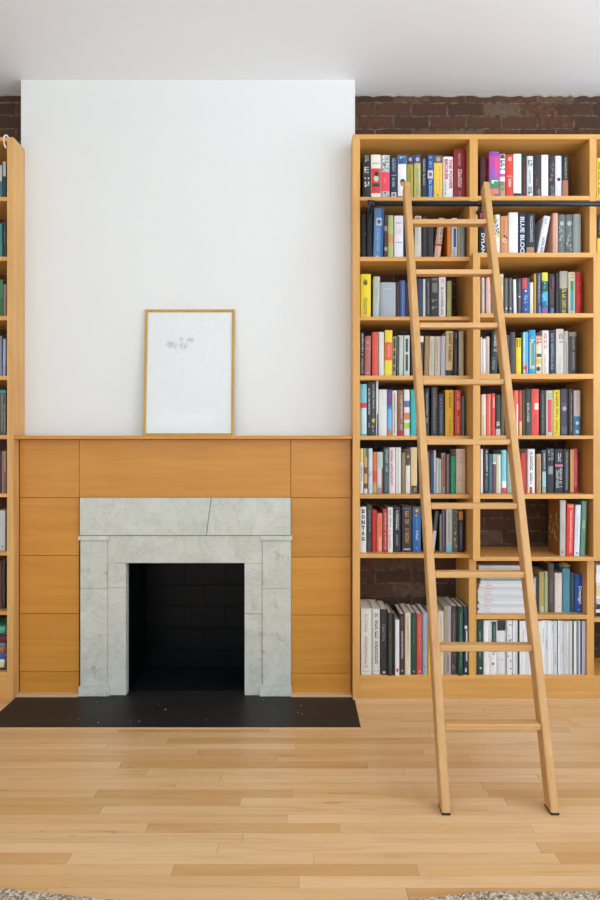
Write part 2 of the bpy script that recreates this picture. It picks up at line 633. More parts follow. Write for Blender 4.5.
# picture frame leaning on the ledge
ZL = ZP1 + .019
fw, fh = .511, .724
yb = .075
ang = math.atan((YP - .018 - yb) / fh)
pic = thing('picture_frame', 'thin gold picture frame with a faint pencil drawing leaning on the mantel ledge', 'picture', (PX(188.3, yb), yb, ZL), rot=(-ang, 0, 0))
bm = bmesh.new()
t = .0148
box(bm, -fw / 2, -fw / 2 + t, 0, .016, 0, fh, bev=.0015)
box(bm, fw / 2 - t, fw / 2, 0, .016, 0, fh, bev=.0015)
box(bm, -fw / 2 + t, fw / 2 - t, 0, .016, 0, t, bev=.0015)
box(bm, -fw / 2 + t, fw / 2 - t, 0, .016, fh - t, fh, bev=.0015)
obj('frame_moulding', bm, FRAMEW, pic, local=True)
bm = bmesh.new()
box(bm, -fw / 2 + t, fw / 2 - t, .007, .013, t, fh - t)
rs = random.Random(3)
for (cx, cz, rx, rz, n) in ((-.10, .52, .03, .02, 60), (-.035, .515, .026, .018, 50), (.005, .55, .028, .012, 40), (-.05, .555, .012, .016, 20), (-.12, .53, .014, .02, 20)):
    for i in range(n):
        a = rs.uniform(0, 6.28); r = rs.random() ** .6
        x = cx + math.cos(a) * rx * r; z = cz + math.sin(a) * rz * r
        l = rs.uniform(.003, .009); b = rs.uniform(0, 3.14); wd = .0005
        dx, dz = math.cos(b) * l, math.sin(b) * l
        nx, nz = -math.sin(b) * wd, math.cos(b) * wd
        f = bm.faces.new([bm.verts.new((x - dx + nx, .0067, z - dz + nz)), bm.verts.new((x + dx + nx, .0067, z + dz + nz)),
                          bm.verts.new((x + dx - nx, .0067, z + dz - nz)), bm.verts.new((x - dx - nx, .0067, z - dz - nz))])
        f.material_index = 1
obj('print', bm, [plain('#f1f0ea', .7), plain('#b4b8ba', .8)], pic, local=True)


def pane_mat():
    m = NT('picture_glass')
    m.t.nodes.remove(m.b)
    tr = m.n('ShaderNodeBsdfTransparent'); gl = m.n('ShaderNodeBsdfGlossy')
    gl.inputs['Roughness'].default_value = .03
    fr = m.n('ShaderNodeFresnel'); fr.inputs['IOR'].default_value = 1.16
    mx = m.n('ShaderNodeMixShader')
    m.l(fr.outputs[0], mx.inputs[0]); m.l(tr.outputs[0], mx.inputs[1]); m.l(gl.outputs[0], mx.inputs[2])
    m.l(mx.outputs[0], m.t.nodes['Material Output'].inputs[0])
    return m.m


bm = bmesh.new()
box(bm, -fw / 2 + t, fw / 2 - t, .004, .006, t, fh - t)
obj('glass', bm, pane_mat(), pic, local=True)

# ------------------------------------------------------------------ bookcases
SHL = [(196.8, 200.4), (256.7, 261), (316.5, 320.2), (375.5, 379.8), (435.8, 439.7), (494.3, 498.5), (553.9, 558)]
SHR = [(313.2, 317.4), (373.8, 378.8), (435.5, 439), (494.3, 498.8)]
ZB = PZ(675.3)          # bottom board top
YE = .294
x1 = PX(360)            # inner edge of the left end panel
C0, C1 = .933, .970     # centre upright
ZT0, ZT1 = PZ(139), PZ(134.2)
bc = thing('bookcase', 'tall light wood bookcase filled with books beneath the exposed brick', 'bookcase', (1.0, .15, 0))
MB0, MB1 = PZ(561, -.07), PZ(252.6, -.07)       # protruding middle cabinet
board('side_panel', bc, XR + .001, x1, 0, YE, 0, ZT0, WOOD_V)
XE = 2.30
board('top_board', bc, XR + .001, XE + .036, 0, YE, ZT0, ZT1, WOOD_H)
board('base_panel', bc, x1, XE, 0, .02, 0, ZB - .018, WOOD_H)
board('bottom_board', bc, x1, XE, 0, YE, ZB - .018, ZB, WOOD_H)
board('divider', bc, C0, C1 + .008, 0, YE, MB1, ZT0, WOOD_V)
board('divider', bc, C0 - .004, C1, 0, YE, ZB, MB0, WOOD_V)
R0, R1 = PX(589.6), PX(596.6)
board('divider', bc, R0, R1, 0, YE, MB1, ZT0, WOOD_V)
Q0, Q1 = PX(587), PX(594.2)
board('divider', bc, Q0, Q1, 0, YE, ZB, MB0, WOOD_V)
board('side_panel', bc, XE, XE + .036, 0, YE, 0, ZT0, WOOD_V)
for (a, b) in SHL:
    board('shelf', bc, x1, C0, 0, YE, PZ(b), PZ(a), WOOD_H)
board('shelf', bc, C1 + .008, R0, 0, YE, PZ(200), PZ(195.8), WOOD_H)
MX0, MX1 = C0, PX(601.5, -.07)
MI0, MI1 = PX(480.2, -.07), PX(593.4, -.07)
for (a, b) in SHL[:2]:
    board('shelf', bc, R1, XE, 0, YE, PZ(b), PZ(a), WOOD_H)
for (a, b) in SHL[2:]:
    board('shelf', bc, MX1, XE, 0, YE, PZ(b), PZ(a), WOOD_H)
board('shelf', bc, C1, Q0, 0, YE, PZ(619.3), PZ(615), WOOD_H)
board('shelf', bc, Q1, XE, 0, YE, PZ(622), PZ(618), WOOD_H)
board('floor_strip', bc, XR + .001, XE + .036, -.012, 0, 0, .008, tr)
mc = thing('bookcase_cabinet', 'middle cabinet of light wood standing forward from the tall bookcase, full of books', 'bookcase', (1.27, -.07, MB0))
board('side_panel', mc, MX0, MI0, -.07, YE, MB0, MB1, WOOD_V)
board('side_panel', mc, MI1, MX1, -.07, YE, MB0, MB1, WOOD_V)
zt = PZ(257.2, -.07)
board('top_board', mc, MI0, MI1, -.07, YE, zt, MB1, WOOD_H)
zb = PZ(557, -.07)
board('bottom_board', mc, MI0, MI1, -.07, YE, MB0, zb, WOOD_H)
for (a, b) in SHR:
    board('shelf', mc, MI0, MI1, -.07, YE, PZ(b, -.07), PZ(a, -.07), WOOD_H)

lb = thing('bookcase', 'bookcase end panel and shelves cut by the photo edge beside the chimney breast', 'bookcase', (-1.8, .15, 0))
LX0, LX1 = PX(6.9), PX(13.4)
TL0, TL1 = PZ(141), PZ(137)
LE = -2.45
bm = bmesh.new()
box(bm, LX0, LX1, 0, YP - .001, 0, TL1, bev=.0015)
box(bm, LX0, -1.599, YP - .001, YE, 0, TL1)
obj('side_panel', bm, wood('end_panel_wood', '#dfb06c', '#c98f50', 2, scale=.8), lb)
board('top_board', lb, LE, LX0, 0, YE, TL0, TL1, WOOD_H)
board('side_panel', lb, LE - .036, LE, 0, YE, 0, TL1, WOOD_V)
LZB = PZ(672)
board('bottom_board', lb, LE, LX0, 0, YE, LZB - .018, LZB, WOOD_H)
board('base_panel', lb, LE, LX0, 0, .02, 0, LZB - .018, WOOD_H)
SLL = [(196.8, 201), (256.6, 260.6), (315.8, 320.2), (375.8, 380), (435, 439), (493.8, 497.2), (552, 555.6), (611.2, 615)]
for (a, b) in SLL:
    board('shelf', lb, LE, LX0, 0, YE, PZ(b), PZ(a), WOOD_H)
# white cord looped over the corner
bm = bmesh.new()
pts = []
for i in range(15):
    a = math.radians(20 + i * 12)
    pts.append((LX0 - .003 + math.cos(a) * .013, -.0045, TL1 - .016 + math.sin(a) * .024))
pts.append((LX0 - .012, -.0045, TL1 - .045))
pts.append((LX0 - .004, -.0045, TL1 - .062))
tube(bm, pts, .004, 8)
o = obj('cord_loop', bm, plain('#efece6', .5), smooth=True)
tag(o, 'small white cord looped over the top corner of the cut-off bookcase', 'cord')

# ------------------------------------------------------------------ books
_glyph = random.Random(11)
LIFT = [0.0]


def bulge(u, b):
    return b * (2 * u - 1) ** 2


def strip(bm, w, b, u0, u1, z0, z1, mi):
    n = 4
    prev = None
    for i in range(n + 1):
        u = u0 + (u1 - u0) * i / n
        y = bulge(u, b) - .0004 - LIFT[0]
        a, c = bm.verts.new((u * w, y, z0)), bm.verts.new((u * w, y, z1))
        if prev:
            f = bm.faces.new((prev[0], a, c, prev[1]))
            f.material_index = mi
            f.tag = True
        prev = (a, c)


def text_mesh(txt, fat=.03):
    cu = bpy.data.curves.new('lettering', 'FONT')
    cu.body = txt
    cu.resolution_u = 3
    cu.offset = fat
    o = bpy.data.objects.new('lettering', cu)
    COL.objects.link(o)
    dg = bpy.context.evaluated_depsgraph_get()
    me = bpy.data.meshes.new_from_object(o.evaluated_get(dg))
    bpy.data.objects.remove(o)
    bpy.data.curves.remove(cu)
    return me


def lettering(root, w, h, b, txt, f0, f1, col, u0, u1, stacked=False):
    bm = bmesh.new()
    cells = [(txt, f0, f1)]
    if stacked:
        n = len(txt)
        st = (f1 - f0) / n
        cells = [(c, f0 + st * i, f0 + st * i + st * .74) for i, c in enumerate(txt)]
    for s_txt, g0, g1 in cells:
        me = text_mesh(s_txt, .045 if stacked else .03)
        xs = [v.co.x for v in me.vertices]; ys = [v.co.y for v in me.vertices]
        ax, bx, ay, by = min(xs), max(xs), min(ys), max(ys)
        for v in me.vertices:
            s = (v.co.x - ax) / (bx - ax); r = (v.co.y - ay) / (by - ay)
            if stacked:
                u = u0 + (u1 - u0) * s; z = h * (1 - g1 + (g1 - g0) * r)
            else:
                u = u0 + (u1 - u0) * r; z = h * (1 - g0 - (g1 - g0) * s)
            v.co = (u * w, bulge(u, b) - .0018, z)
        bm.from_mesh(me)
        bpy.data.meshes.remove(me)
    me = bpy.data.meshes.new('lettering')
    bm.to_mesh(me); bm.free()
    me.materials.append(plain(col, .5))
    o = bpy.data.objects.new('lettering', me)
    COL.objects.link(o)
    o.parent = root
    o['label'] = 'printed spine lettering'


def volume(root, w, h, depth, col, deco, mag=False, rough=.45, side=None):
    """a bound volume in local coordinates: spine facing -y, x 0..w, z 0..h"""
    r = _glyph
    b = 0.0 if mag else min(.004, w * .12)
    t = min(.0025, w * .14)
    n = 6
    outer = [(0, depth)] + [(i / n * w, bulge(i / n, b)) for i in range(n + 1)] + [(w, depth)]
    inner = [(w - t, depth), (w - t, b + t), (t, b + t), (t, depth)]
    prof = outer + inner
    mats = [plain(col, rough)]
    idx = {col: 0}

    def mi(c):
        if c not in idx:
            idx[c] = len(mats)
            mats.append(plain(c, rough))
        return idx[c]

    bm = bmesh.new()
    lo = [bm.verts.new((x, y, 0)) for x, y in prof]
    hi = [bm.verts.new((x, y, h)) for x, y in prof]
    bm.faces.new(lo[::-1]); bm.faces.new(hi)
    for i in range(len(prof)):
        j = (i + 1) % len(prof)
        bm.faces.new((lo[i], lo[j], hi[j], hi[i]))
    bmesh.ops.recalc_face_normals(bm, faces=bm.faces)
    if side:
        for z0_, y0_, s_ in [(r.uniform(.05, .95), r.uniform(.08, .92), r.uniform(.004, .011)) for _ in range(46)]:
            zc, yc = h * (.2 + .6 * z0_), depth * y0_
            vs = [bm.verts.new((-.0005, yc + math.cos(a) * s_, zc + math.sin(a) * s_ * 1.3)) for a in [i * math.pi / 4 + z0_ for i in range(8)]]
            f = bm.faces.new(vs); f.material_index = mi(r.choice(['#c8a888', '#8a4f22', '#d8c0a4', '#6c3c1c'])); f.tag = True
        vs = [bm.verts.new((-.0003, y_, z_)) for y_, z_ in ((.004, .001), (depth - .001, .001), (depth - .001, h - .001), (.004, h - .001))]
        f = bm.faces.new(vs); f.material_index = mi(side); f.tag = True
    texts = []
    LIFT[0] = 0.0
    for d in deco:
        LIFT[0] += .00012
        k = d[0]
        if k == 'b':
            u0, u1 = (d[4], d[5]) if len(d) > 4 else (.02, .98)
            strip(bm, w, b, u0, u1, h * (1 - d[2]) + 2e-4, h * (1 - d[1]) - 2e-4, mi(d[3]))
        elif k == 'm':
            u0, u1 = (d[4], d[5]) if len(d) > 4 else (.3, .7)
            z = h * (1 - d[1]); ze = h * (1 - d[2])
            gh = max(.0035, (u1 - u0) * w * .62)
            c = mi(d[3])
            while z - gh > ze:
                g = gh * r.uniform(.6, 1.1)
                kind = r.random()
                if kind < .14:
                    z -= g * .8
                    continue
                ua, ub = u0, u1
                if kind < .5:      # two bars and a stem
                    off(bm, w, b, ua, ub, z - g * .25, z, c)
                    off(bm, w, b, ua, ub, z - g * .8, z - g * .58, c)
                elif kind < .8:    # stem with an edge
                    off(bm, w, b, ua, ub, z - g * .3, z, c)
                    off(bm, w, b, ua, ua + (ub - ua) * .35, z - g * .85, z - g * .3, c)
                else:
                    off(bm, w, b, ua, ua + (ub - ua) * .3, z - g * .8, z, c)
                    off(bm, w, b, ua + (ub - ua) * .7, ub, z - g * .8, z, c)
                z -= g
        elif k == 'o':
            cz = h * (1 - d[1]); cu = d[2] * w; rr = d[3] * w
            vs = [bm.verts.new((cu + math.cos(a) * rr, bulge(d[2], b) - .0004 - LIFT[0], cz + math.sin(a) * rr * 1.15)) for a in [i * math.pi / 6 for i in range(12)]]
            f = bm.faces.new(vs); f.material_index = mi(d[4]); f.tag = True
        elif k in 'tv':
            texts.append(d)
        elif k == 's':   # blotches: fractured picture on the spine
            for i in range(d[5] if len(d) > 5 else 10):
                zz = h * (1 - r.uniform(d[1], d[2])); uu = r.uniform(.08, .7)
                off(bm, w, b, uu, uu + r.uniform(.1, .26), zz, zz + r.uniform(.004, .012), mi(r.choice(d[3:5])))
    obj('cover', bm, mats, root, local=True)
    bm = bmesh.new()
    box(bm, t + 1e-4, w - t - 1e-4, b + t + 1e-4, depth - .003, .003 if not mag else .0005, h - (.003 if not mag else .0005))
    obj('pages', bm, PAPER, root, local=True)
    for d in texts:
        lettering(root, w, h, b, d[1], d[2], d[3], d[4], *(d[5:7] if len(d) > 5 else (.25, .75)), stacked=(d[0] == 'v'))


def off(bm, w, b, u0, u1, z0, z1, mi):
    ys = min(bulge(u0, b), bulge(u1, b), bulge((u0 + u1) / 2, b)) - .0004 - LIFT[0]
    f = bm.faces.new([bm.verts.new(p) for p in ((u0 * w, ys, z0), (u1 * w, ys, z0), (u1 * w, ys, z1), (u0 * w, ys, z1))])
    f.material_index = mi
    f.tag = True


def book(row, data, name='book', cat='book', yofs=0.0):
    where, group, y0, z0, dmin, dmax = row
    x0, x1_, yt, col, deco, desc = data[:6]
    ex = data[6] if len(data) > 6 else {}
    y = y0 + ex.get('y', 0) + random.uniform(-.003, .006)
    X0, X1 = PX(x0, y), PX(x1_, y)
    w = X1 - X0 - .0012
    h = PZ(yt, y) - z0
    dep = min(ex.get('d', random.uniform(dmin, dmax)), YE - .004 - y)
    dx = ex.get('dx', 0) * (y - CY) / F
    a = math.atan2(dx, h)
    root = thing(name, desc + where, cat, (X0 + .0006, y, z0 + .0002), group)
    if abs(a) > 1e-4:
        root.rotation_euler = (0, a, 0)
        if a > 0:      # stands on its right corner
            root.location.x = X0 + .0006 + w * (1 - math.cos(a))
            root.location.z = z0 + .0002 + w * math.sin(a)
        h = (PZ(yt, y) - z0 - w * abs(math.sin(a))) / math.cos(a)
    volume(root, w, h, dep, col, deco, ex.get('mag', False), side=ex.get('side'))
    return root


# rows: (label suffix, group, y of spines, shelf top z, min and max depth)
def rowL(i, name, y=.055):
    return (', %s, left column' % name, 'books on the %s of the left column' % name, y, PZ(SHL[i][0]), .14, .17)


BK = '#211f20'
R1L = rowL(0, 'top shelf')
T = [
 (362.6, 370.6, 154.6, '#211d1c', [('m', .02, .2, '#a8a09a', .3, .8), ('m', .27, .44, '#cfc8be', .2, .8), ('m', .5, .74, '#d8d4cc', .25, .85), ('m', .84, .95, '#d8d4cc', .2, .85)], 'thick black hardcover, first of all, with white title lines'),
 (371, 380.9, 154.6, '#efe6d6', [('b', .3, .84, '#d83a38'), ('o', .52, .52, .26, '#a8cfae'), ('o', .42, .55, .22, '#262422'), ('o', .55, .52, .17, '#b4d8ba'), ('b', .62, .7, '#33302c', .1, .9), ('m', .09, .13, '#8a8880', .3, .75), ('b', .18, .2, '#9aa49a', .15, .85)], 'cream hardcover with a red band and green-faced portrait'),
 (381.3, 389.9, 155, '#b9beb6', [('s', .02, .34, '#5a625c', '#e8ebe6', 26), ('b', .37, .79, '#e8475a'), ('s', .82, .98, '#5c5450', '#d8d0d0', 14), ('m', .5, .62, '#f0a0a0', .3, .5)], 'sketch-topped spine with a bright coral block in its middle'),
 (390.3, 397.4, 157, '#1d2b40', [('m', .04, .36, '#8ea0b8', .3, .75), ('b', .41, .43, '#8ea0b8', .1, .9), ('m', .48, .72, '#c8d0d8', .3, .6), ('b', .81, .94, '#d8d2da', .15, .85), ('o', .87, .5, .2, '#a04048')], 'navy hardcover with a small white picture square at its foot'),
 (397.9, 406.6, 154.8, '#eceae8', [('b', 0, .2, '#2c5f92'), ('m', .04, .12, '#b8d4e8', .2, .8), ('o', .59, .55, .3, '#4a3830'), ('o', .64, .55, .26, '#b98a72'), ('b', .9, 1, '#8c2f30')], 'blue-topped white hardcover with a small face below the middle'),
 (407.1, 413.4, 155.3, '#ac9a30', [('b', 0, .2, '#2b3860'), ('o', .09, .5, .28, '#c89a86'), ('m', .3, .9, '#8c7a24', .35, .65)], 'olive gold hardcover with a small head on navy at its top'),
 (414.2, 420.8, 154.8, '#bdb878', [('b', 0, .18, '#1f4286'), ('o', .1, .5, .3, '#c8a494'), ('m', .3, .9, '#989050', .35, .65)], 'pale olive hardcover with a small head on blue at its top'),
 (421.2, 427.2, 157.3, '#2f3033', [('m', .05, .68, '#c0b8a8', .35, .65)], 'slim charcoal hardcover with a long beige title'),
 (427.6, 433.4, 154.6, '#1d4d94', [('m', .04, .3, '#9cc4e8', .25, .75), ('b', .34, .52, '#d4c4d0'), ('o', .43, .5, .3, '#7a5a8a'), ('m', .55, .95, '#a8ccf0', .25, .75)], 'bright blue spine with a pale patch at its middle'),
 (433.8, 442.7, 155.2, '#f0c850', [('b', 0, .17, '#4c5a60'), ('o', .09, .5, .25, '#c49a84'), ('m', .24, .8, '#c89a3c', .6, .75), ('b', .93, 1, '#5c7a5c'), ('o', .88, .45, .08, '#33241f')], 'warm yellow hardcover with a grey portrait top'),
 (443.4, 453.1, 156.6, '#eceae6', [('t', 'THE POWER', .06, .74, '#cf4258', .56, .92), ('t', 'BROKER', .06, .54, '#cf4258', .12, .46), ('m', .57, .88, '#4a5a58', .15, .3)], 'white hardcover with two columns of pinkish red capitals'),
 (453.8, 466, 149.2, '#8e2226', [('m', .08, .36, '#d8a8a0', .38, .55), ('m', .39, .76, '#f0dcd4', .36, .64), ('m', .82, .94, '#c88880', .42, .58)], 'tallest and thickest hardcover, deep red with white lettering'),
]
for d in T: book(R1L, d)

R1R = (', top shelf, right column', 'books on the top shelf of the right column', .055, PZ(195.8), .14, .17)
T = [
 (480.5, 488.2, 157, '#4c1c1e', [('b', .62, 1, '#26382c'), ('m', .1, .5, '#7c3834', .3, .7)], 'dark maroon book set back in shade behind the ladder top', {'y': .03}),
 (489.4, 499.4, 151.4, '#c34c9e', [('b', 0, .1, '#8f4cae'), ('b', .12, .4, '#e04888', .55, .98), ('b', .36, .54, '#9a5cc0', .02, .6), ('m', .29, .38, '#f0e0f0', .3, .9), ('b', .56, .77, '#3f8a68'), ('m', .6, .74, '#d8ece0', .2, .9), ('b', .78, 1, '#e08a5c'), ('b', .88, .98, '#7a54b0', .5, .98)], 'vivid magenta paperback with green and orange lower bands'),
 (499.8, 505.4, 154, '#ece6e8', [('b', .01, .1, '#4a4448', .1, .9), ('m', .14, .42, '#3a3438', .1, .9), ('b', .43, .5, '#e0509a'), ('b', .6, .98, '#b8a47c'), ('m', .62, .84, '#5a3c44', .1, .9)], 'white spine with black bars and one hot pink stripe'),
 (505.9, 513, 154.6, '#dd3f2a', [('m', .06, .28, '#f6dcd0', .3, .8), ('b', .47, .49, '#e8b49c', .1, .9), ('m', .54, .76, '#f6dcd0', .35, .75)], 'orange-red hardcover with white lettering'),
 (513.4, 521.6, 153.8, '#eeedf1', [('b', .86, 1, '#3c2c2a')], 'plain white hardcover with a dark brown foot'),
 (521.9, 526.7, 154, '#2a2728', [('m', .15, .92, '#7c2c34', .35, .85)], 'slim black spine with dim dark red lettering'),
 (527, 533.3, 156, '#deded8', [('m', .1, .26, '#1f4660', .15, .85), ('m', .33, .64, '#8a98a0', .35, .65), ('m', .7, .92, '#1f4c74', .2, .8)], 'off-white spine with heavy dark blue letters at both ends'),
 (533.6, 541.2, 155, '#302b2a', [('s', .4, 1, '#8a6450', '#5a4440', 12), ('b', .75, .95, '#9a7864', .6, .9)], 'dark photographic spine between the two whites, brown streaks'),
 (541.6, 548.5, 154.8, '#efeef2', [], 'blank bright white spine without lettering'),
 (548.9, 555, 156, '#383030', [('s', .1, .9, '#8c7a70', '#241c1c', 20), ('b', .68, .98, '#5c606a', .3, .98)], 'dark photographic spine with slanting tan streaks'),
 (555.4, 562, 155.8, '#e2e2f1', [('b', .5, .57, '#1a1a20', .3, .75)], 'pale lavender spine with one small black square'),
 (562.4, 568.5, 155, '#24281f', [('m', .06, .54, '#a8a49a', .4, .7), ('b', .57, .95, '#b2735a'), ('m', .66, .72, '#d03a34', .3, .8)], 'last book, black above and clay pink below'),
]
for d in T: book(R1R, d)

R2L = rowL(1, 'second shelf')
T = [
 (360.6, 366.8, 214, '#1b1412', [('o', .42, .8, .12, '#8a847c')], 'nearly black book in the shaded corner', {'y': .02}),  # the grey disc is a glint painted into the spine colour
 (367.1, 373, 208, '#131e20', [('b', .85, 1, '#2a2430')], 'dark blue-green book in shade beside the tall blue one', {'y': .01}),
 (373.4, 383, 208, '#5f89ba', [('b', 0, 1, '#27528f', .72, .98), ('b', .19, .34, '#d8c8b0', .2, .8), ('o', .265, .52, .2, '#2c66a8'), ('m', .4, .85, '#a4c0e0', .3, .55), ('o', .95, .4, .12, '#dce8f4')], 'tall blue hardcover with a pale square emblem', {'dx': 1}),
 (384.2, 387.6, 215, '#4b3a37', [('b', .25, .36, '#a8988c'), ('b', .72, .8, '#b0a498')], 'slim brown spine tucked beside the tall blue one'),
 (388, 393.6, 215.2, '#bcc17c', [('b', .42, .5, '#c8a458'), ('b', .5, .61, '#d8905a'), ('b', .61, .7, '#c8b468')], 'pale green spine with a soft orange band'),
 (394.4, 403.4, 215.6, '#eceaee', [('m', .08, .12, '#4c5450', .3, .7), ('b', .16, .175, '#4c5450', .2, .8), ('o', .36, .5, .28, '#ecd4d4'), ('m', .53, .56, '#4c5450', .3, .6), ('b', .6, .615, '#6c8c8c', .1, .9)], 'chunky white hardcover with fine black lines'),
 (404, 413.5, 217, '#26221f', [('m', .2, .7, '#7a7264', .3, .6)], 'dark book mostly covered by the ladder upright'),
 (414.8, 421.4, 215.8, '#dad4c6', [('m', .02, .13, '#5c5a44', .2, .85), ('m', .25, .7, '#c0a898', .3, .5)], 'off-white spine just past the ladder upright'),
 (421.9, 427, 217, '#2d2728', [('m', .2, .8, '#5a4c48', .35, .65)], 'thin brown-black spine next to the off-white one'),
 (427.4, 433.3, 219, '#272a2c', [('m', .4, .7, '#44484c', .3, .6)], 'plain charcoal spine before the leaning book'),
 (433.8, 440, 217.5, '#d9b898', [('m', .03, .7, '#1f1a18', .55, .95), ('m', .05, .6, '#a86c58', .12, .35), ('b', .62, .68, '#c8403c'), ('b', .7, .98, '#d8a48c', .02, .5)], 'tan book leaning sideways, black lettering along its spine', {'dx': 5}),
 (447.4, 451, 219, '#dc7d1c', [], 'thin bright orange spine'),
 (451.5, 457.4, 218, '#cfcec6', [('b', .25, .7, '#1f4694', .35, .8), ('m', .75, .95, '#8c8c84', .3, .6)], 'pale grey spine with a royal blue block'),
 (457.7, 460.2, 219, '#a99b7e', [], 'very thin tan spine'),
 (460.4, 464.6, 219, '#92a093', [('m', .2, .5, '#70786c', .35, .6)], 'thin sage green spine near the divider'),
 (464.8, 466.6, 219.5, '#4c241c', [], 'very thin dark red-brown spine against the divider'),
]
for d in T: book(R2L, d)

R2R = (', second shelf, right column', 'books on the second shelf of the right column', .055, MB1, .14, .17)
T = [
 (479.2, 486.2, 208, '#171a1e', [('t', 'DYLAN', .5, .9, '#e4e6e8', .3, .8), ('b', .1, .2, '#c8405c', .1, .45), ('b', .03, .06, '#8c8c88', .3, .9)], 'black book with white capitals, first one before the ladder', {'y': -.02}),
 (486.6, 493.6, 214, '#6a4632', [], 'brown book hidden behind the ladder upright'),
 (494, 500.1, 214.6, '#e6e6e0', [('b', 0, .2, '#c8b83c', .02, .3), ('b', .38, .5, '#d8d838', .5, .95), ('s', .02, .98, '#2c2a2c', '#4c3038', 18)], 'white spine with black and yellow spots'),
 (500.5, 508.2, 216, '#d89360', [('o', .56, .5, .34, '#e4b490'), ('s', .48, .65, '#2f211c', '#442c20', 9), ('m', .1, .4, '#c07c4c', .4, .6)], 'peach-orange spine with a dark round emblem'),
 (508.8, 518.2, 212.4, '#efefe9', [], 'thick plain white hardcover with rounded spine'),
 (518.7, 525.6, 213.6, '#202a48', [('t', 'BLUE BLOOD', .07, .99, '#d8e0ee', .2, .85)], 'navy hardcover with large pale capitals'),
 (526, 535.2, 213.8, '#1f252c', [('m', .05, .64, '#c4c6c8', .45, .75), ('b', .73, .93, '#b88a58', .08, .9), ('b', .76, .9, '#c07c5c', .3, .6)], 'blue-black hardcover with a tan square at its foot'),
 (536, 542.6, 215.4, '#e6e6ea', [('m', .5, .9, '#33363a', .45, .8), ('m', .05, .2, '#a8aaae', .3, .6)], 'white book leaning away to the side', {'dx': 8.3}),
 (553, 558.1, 213, '#dfac90', [('m', .3, .8, '#cc9478', .4, .6), ('b', .93, 1, '#d88474')], 'slim peach pink spine'),
 (558.5, 565.3, 214.5, '#6e7673', [('o', .2, .5, .3, '#b4c0bc'), ('s', .3, .9, '#aebab6', '#4a504e', 22)], 'first of two matching grey photographic spines'),
 (565.7, 572.9, 214.5, '#6c7471', [('o', .2, .5, .3, '#b4c0bc'), ('s', .3, .9, '#aebab6', '#4a504e', 22)], 'second of two matching grey photographic spines'),
 (573.3, 581.2, 214, '#a1a6a1', [('b', 0, 1, '#8f9590', .02, .2)], 'plain flat grey hardcover at the end'),
]
for d in T: book(R2R, d)

R3L = rowL(2, 'third shelf')
T = [
 (360.6, 370.9, 274, '#f1d81e', [('o', .2, .47, .22, '#7a7018'), ('m', .12, .28, '#3c3c10', .35, .6), ('m', .53, .94, '#6f6818', .3, .62)], 'bright yellow hardcover with dark lettering'),
 (373, 379.6, 276.4, '#b6bdac', [('m', .3, .5, '#9aa094', .4, .7), ('b', .68, 1, '#b4bec0')], 'pale grey-green hardcover beside the yellow one', {'dx': .5}),
 (380.2, 395.8, 282.4, '#abb3b7', [('b', .02, .98, '#9ca8a8', .02, .15), ('b', .17, .19, '#d4dadc', .25, .75), ('m', .6, .64, '#e8ecee', .25, .75), ('m', .7, .74, '#e8ecee', .3, .7), ('m', .8, .85, '#d8dee0', .25, .7)], 'very wide grey-blue volume with white lettering'),
 (396.1, 399.6, 282, '#3e2327', [('m', .25, .35, '#7c4c54', .3, .7)], 'thin dark maroon spine beside the wide grey one'),
 (399.9, 405.4, 280.4, '#41568c', [('b', .02, .98, '#7084b4', .4, .6)], 'blue hardcover with a lighter stripe down its spine'),
 (405.7, 409.6, 283, '#2c1d21', [], 'thin near-black spine beside the ladder upright'),
 (410, 416.8, 282, '#2c6a5c', [], 'green book almost covered by the ladder upright'),
 (417.2, 422.6, 279, '#2e3a58', [('m', .1, .4, '#50608a', .4, .6)], 'navy spine just past the ladder upright'),
 (422.9, 425.5, 279, '#cdd0cb', [], 'very thin white spine'),
 (425.8, 430.4, 278, '#3b3535', [('m', .08, .9, '#b0a8a0', .4, .62)], 'charcoal spine with a long pale title'),
 (430.8, 438.7, 278, '#302d2b', [('b', .12, .36, '#77776d', .15, .85), ('m', .42, .96, '#8c8a80', .12, .85), ('b', .0, .06, '#6c6864', .1, .9)], 'black spine with a big grey square and letters'),
 (439, 445.9, 277, '#e8e1de', [('m', .03, .18, '#d49a98', .35, .7), ('m', .25, .95, '#3c3a3a', .3, .62)], 'whitish spine with black handwritten style lettering'),
 (447, 451.7, 281, '#a9a764', [('b', 0, .45, '#a4925c', .02, .4)], 'slim olive spine, last before the empty gap'),
]
for d in T: book(R3L, d)


def rowM(i, name, y=.02):
    return (', %s, right column' % name, 'books on the %s of the right column' % name, y, PZ(SHR[i][0], -.07), .14, .17)


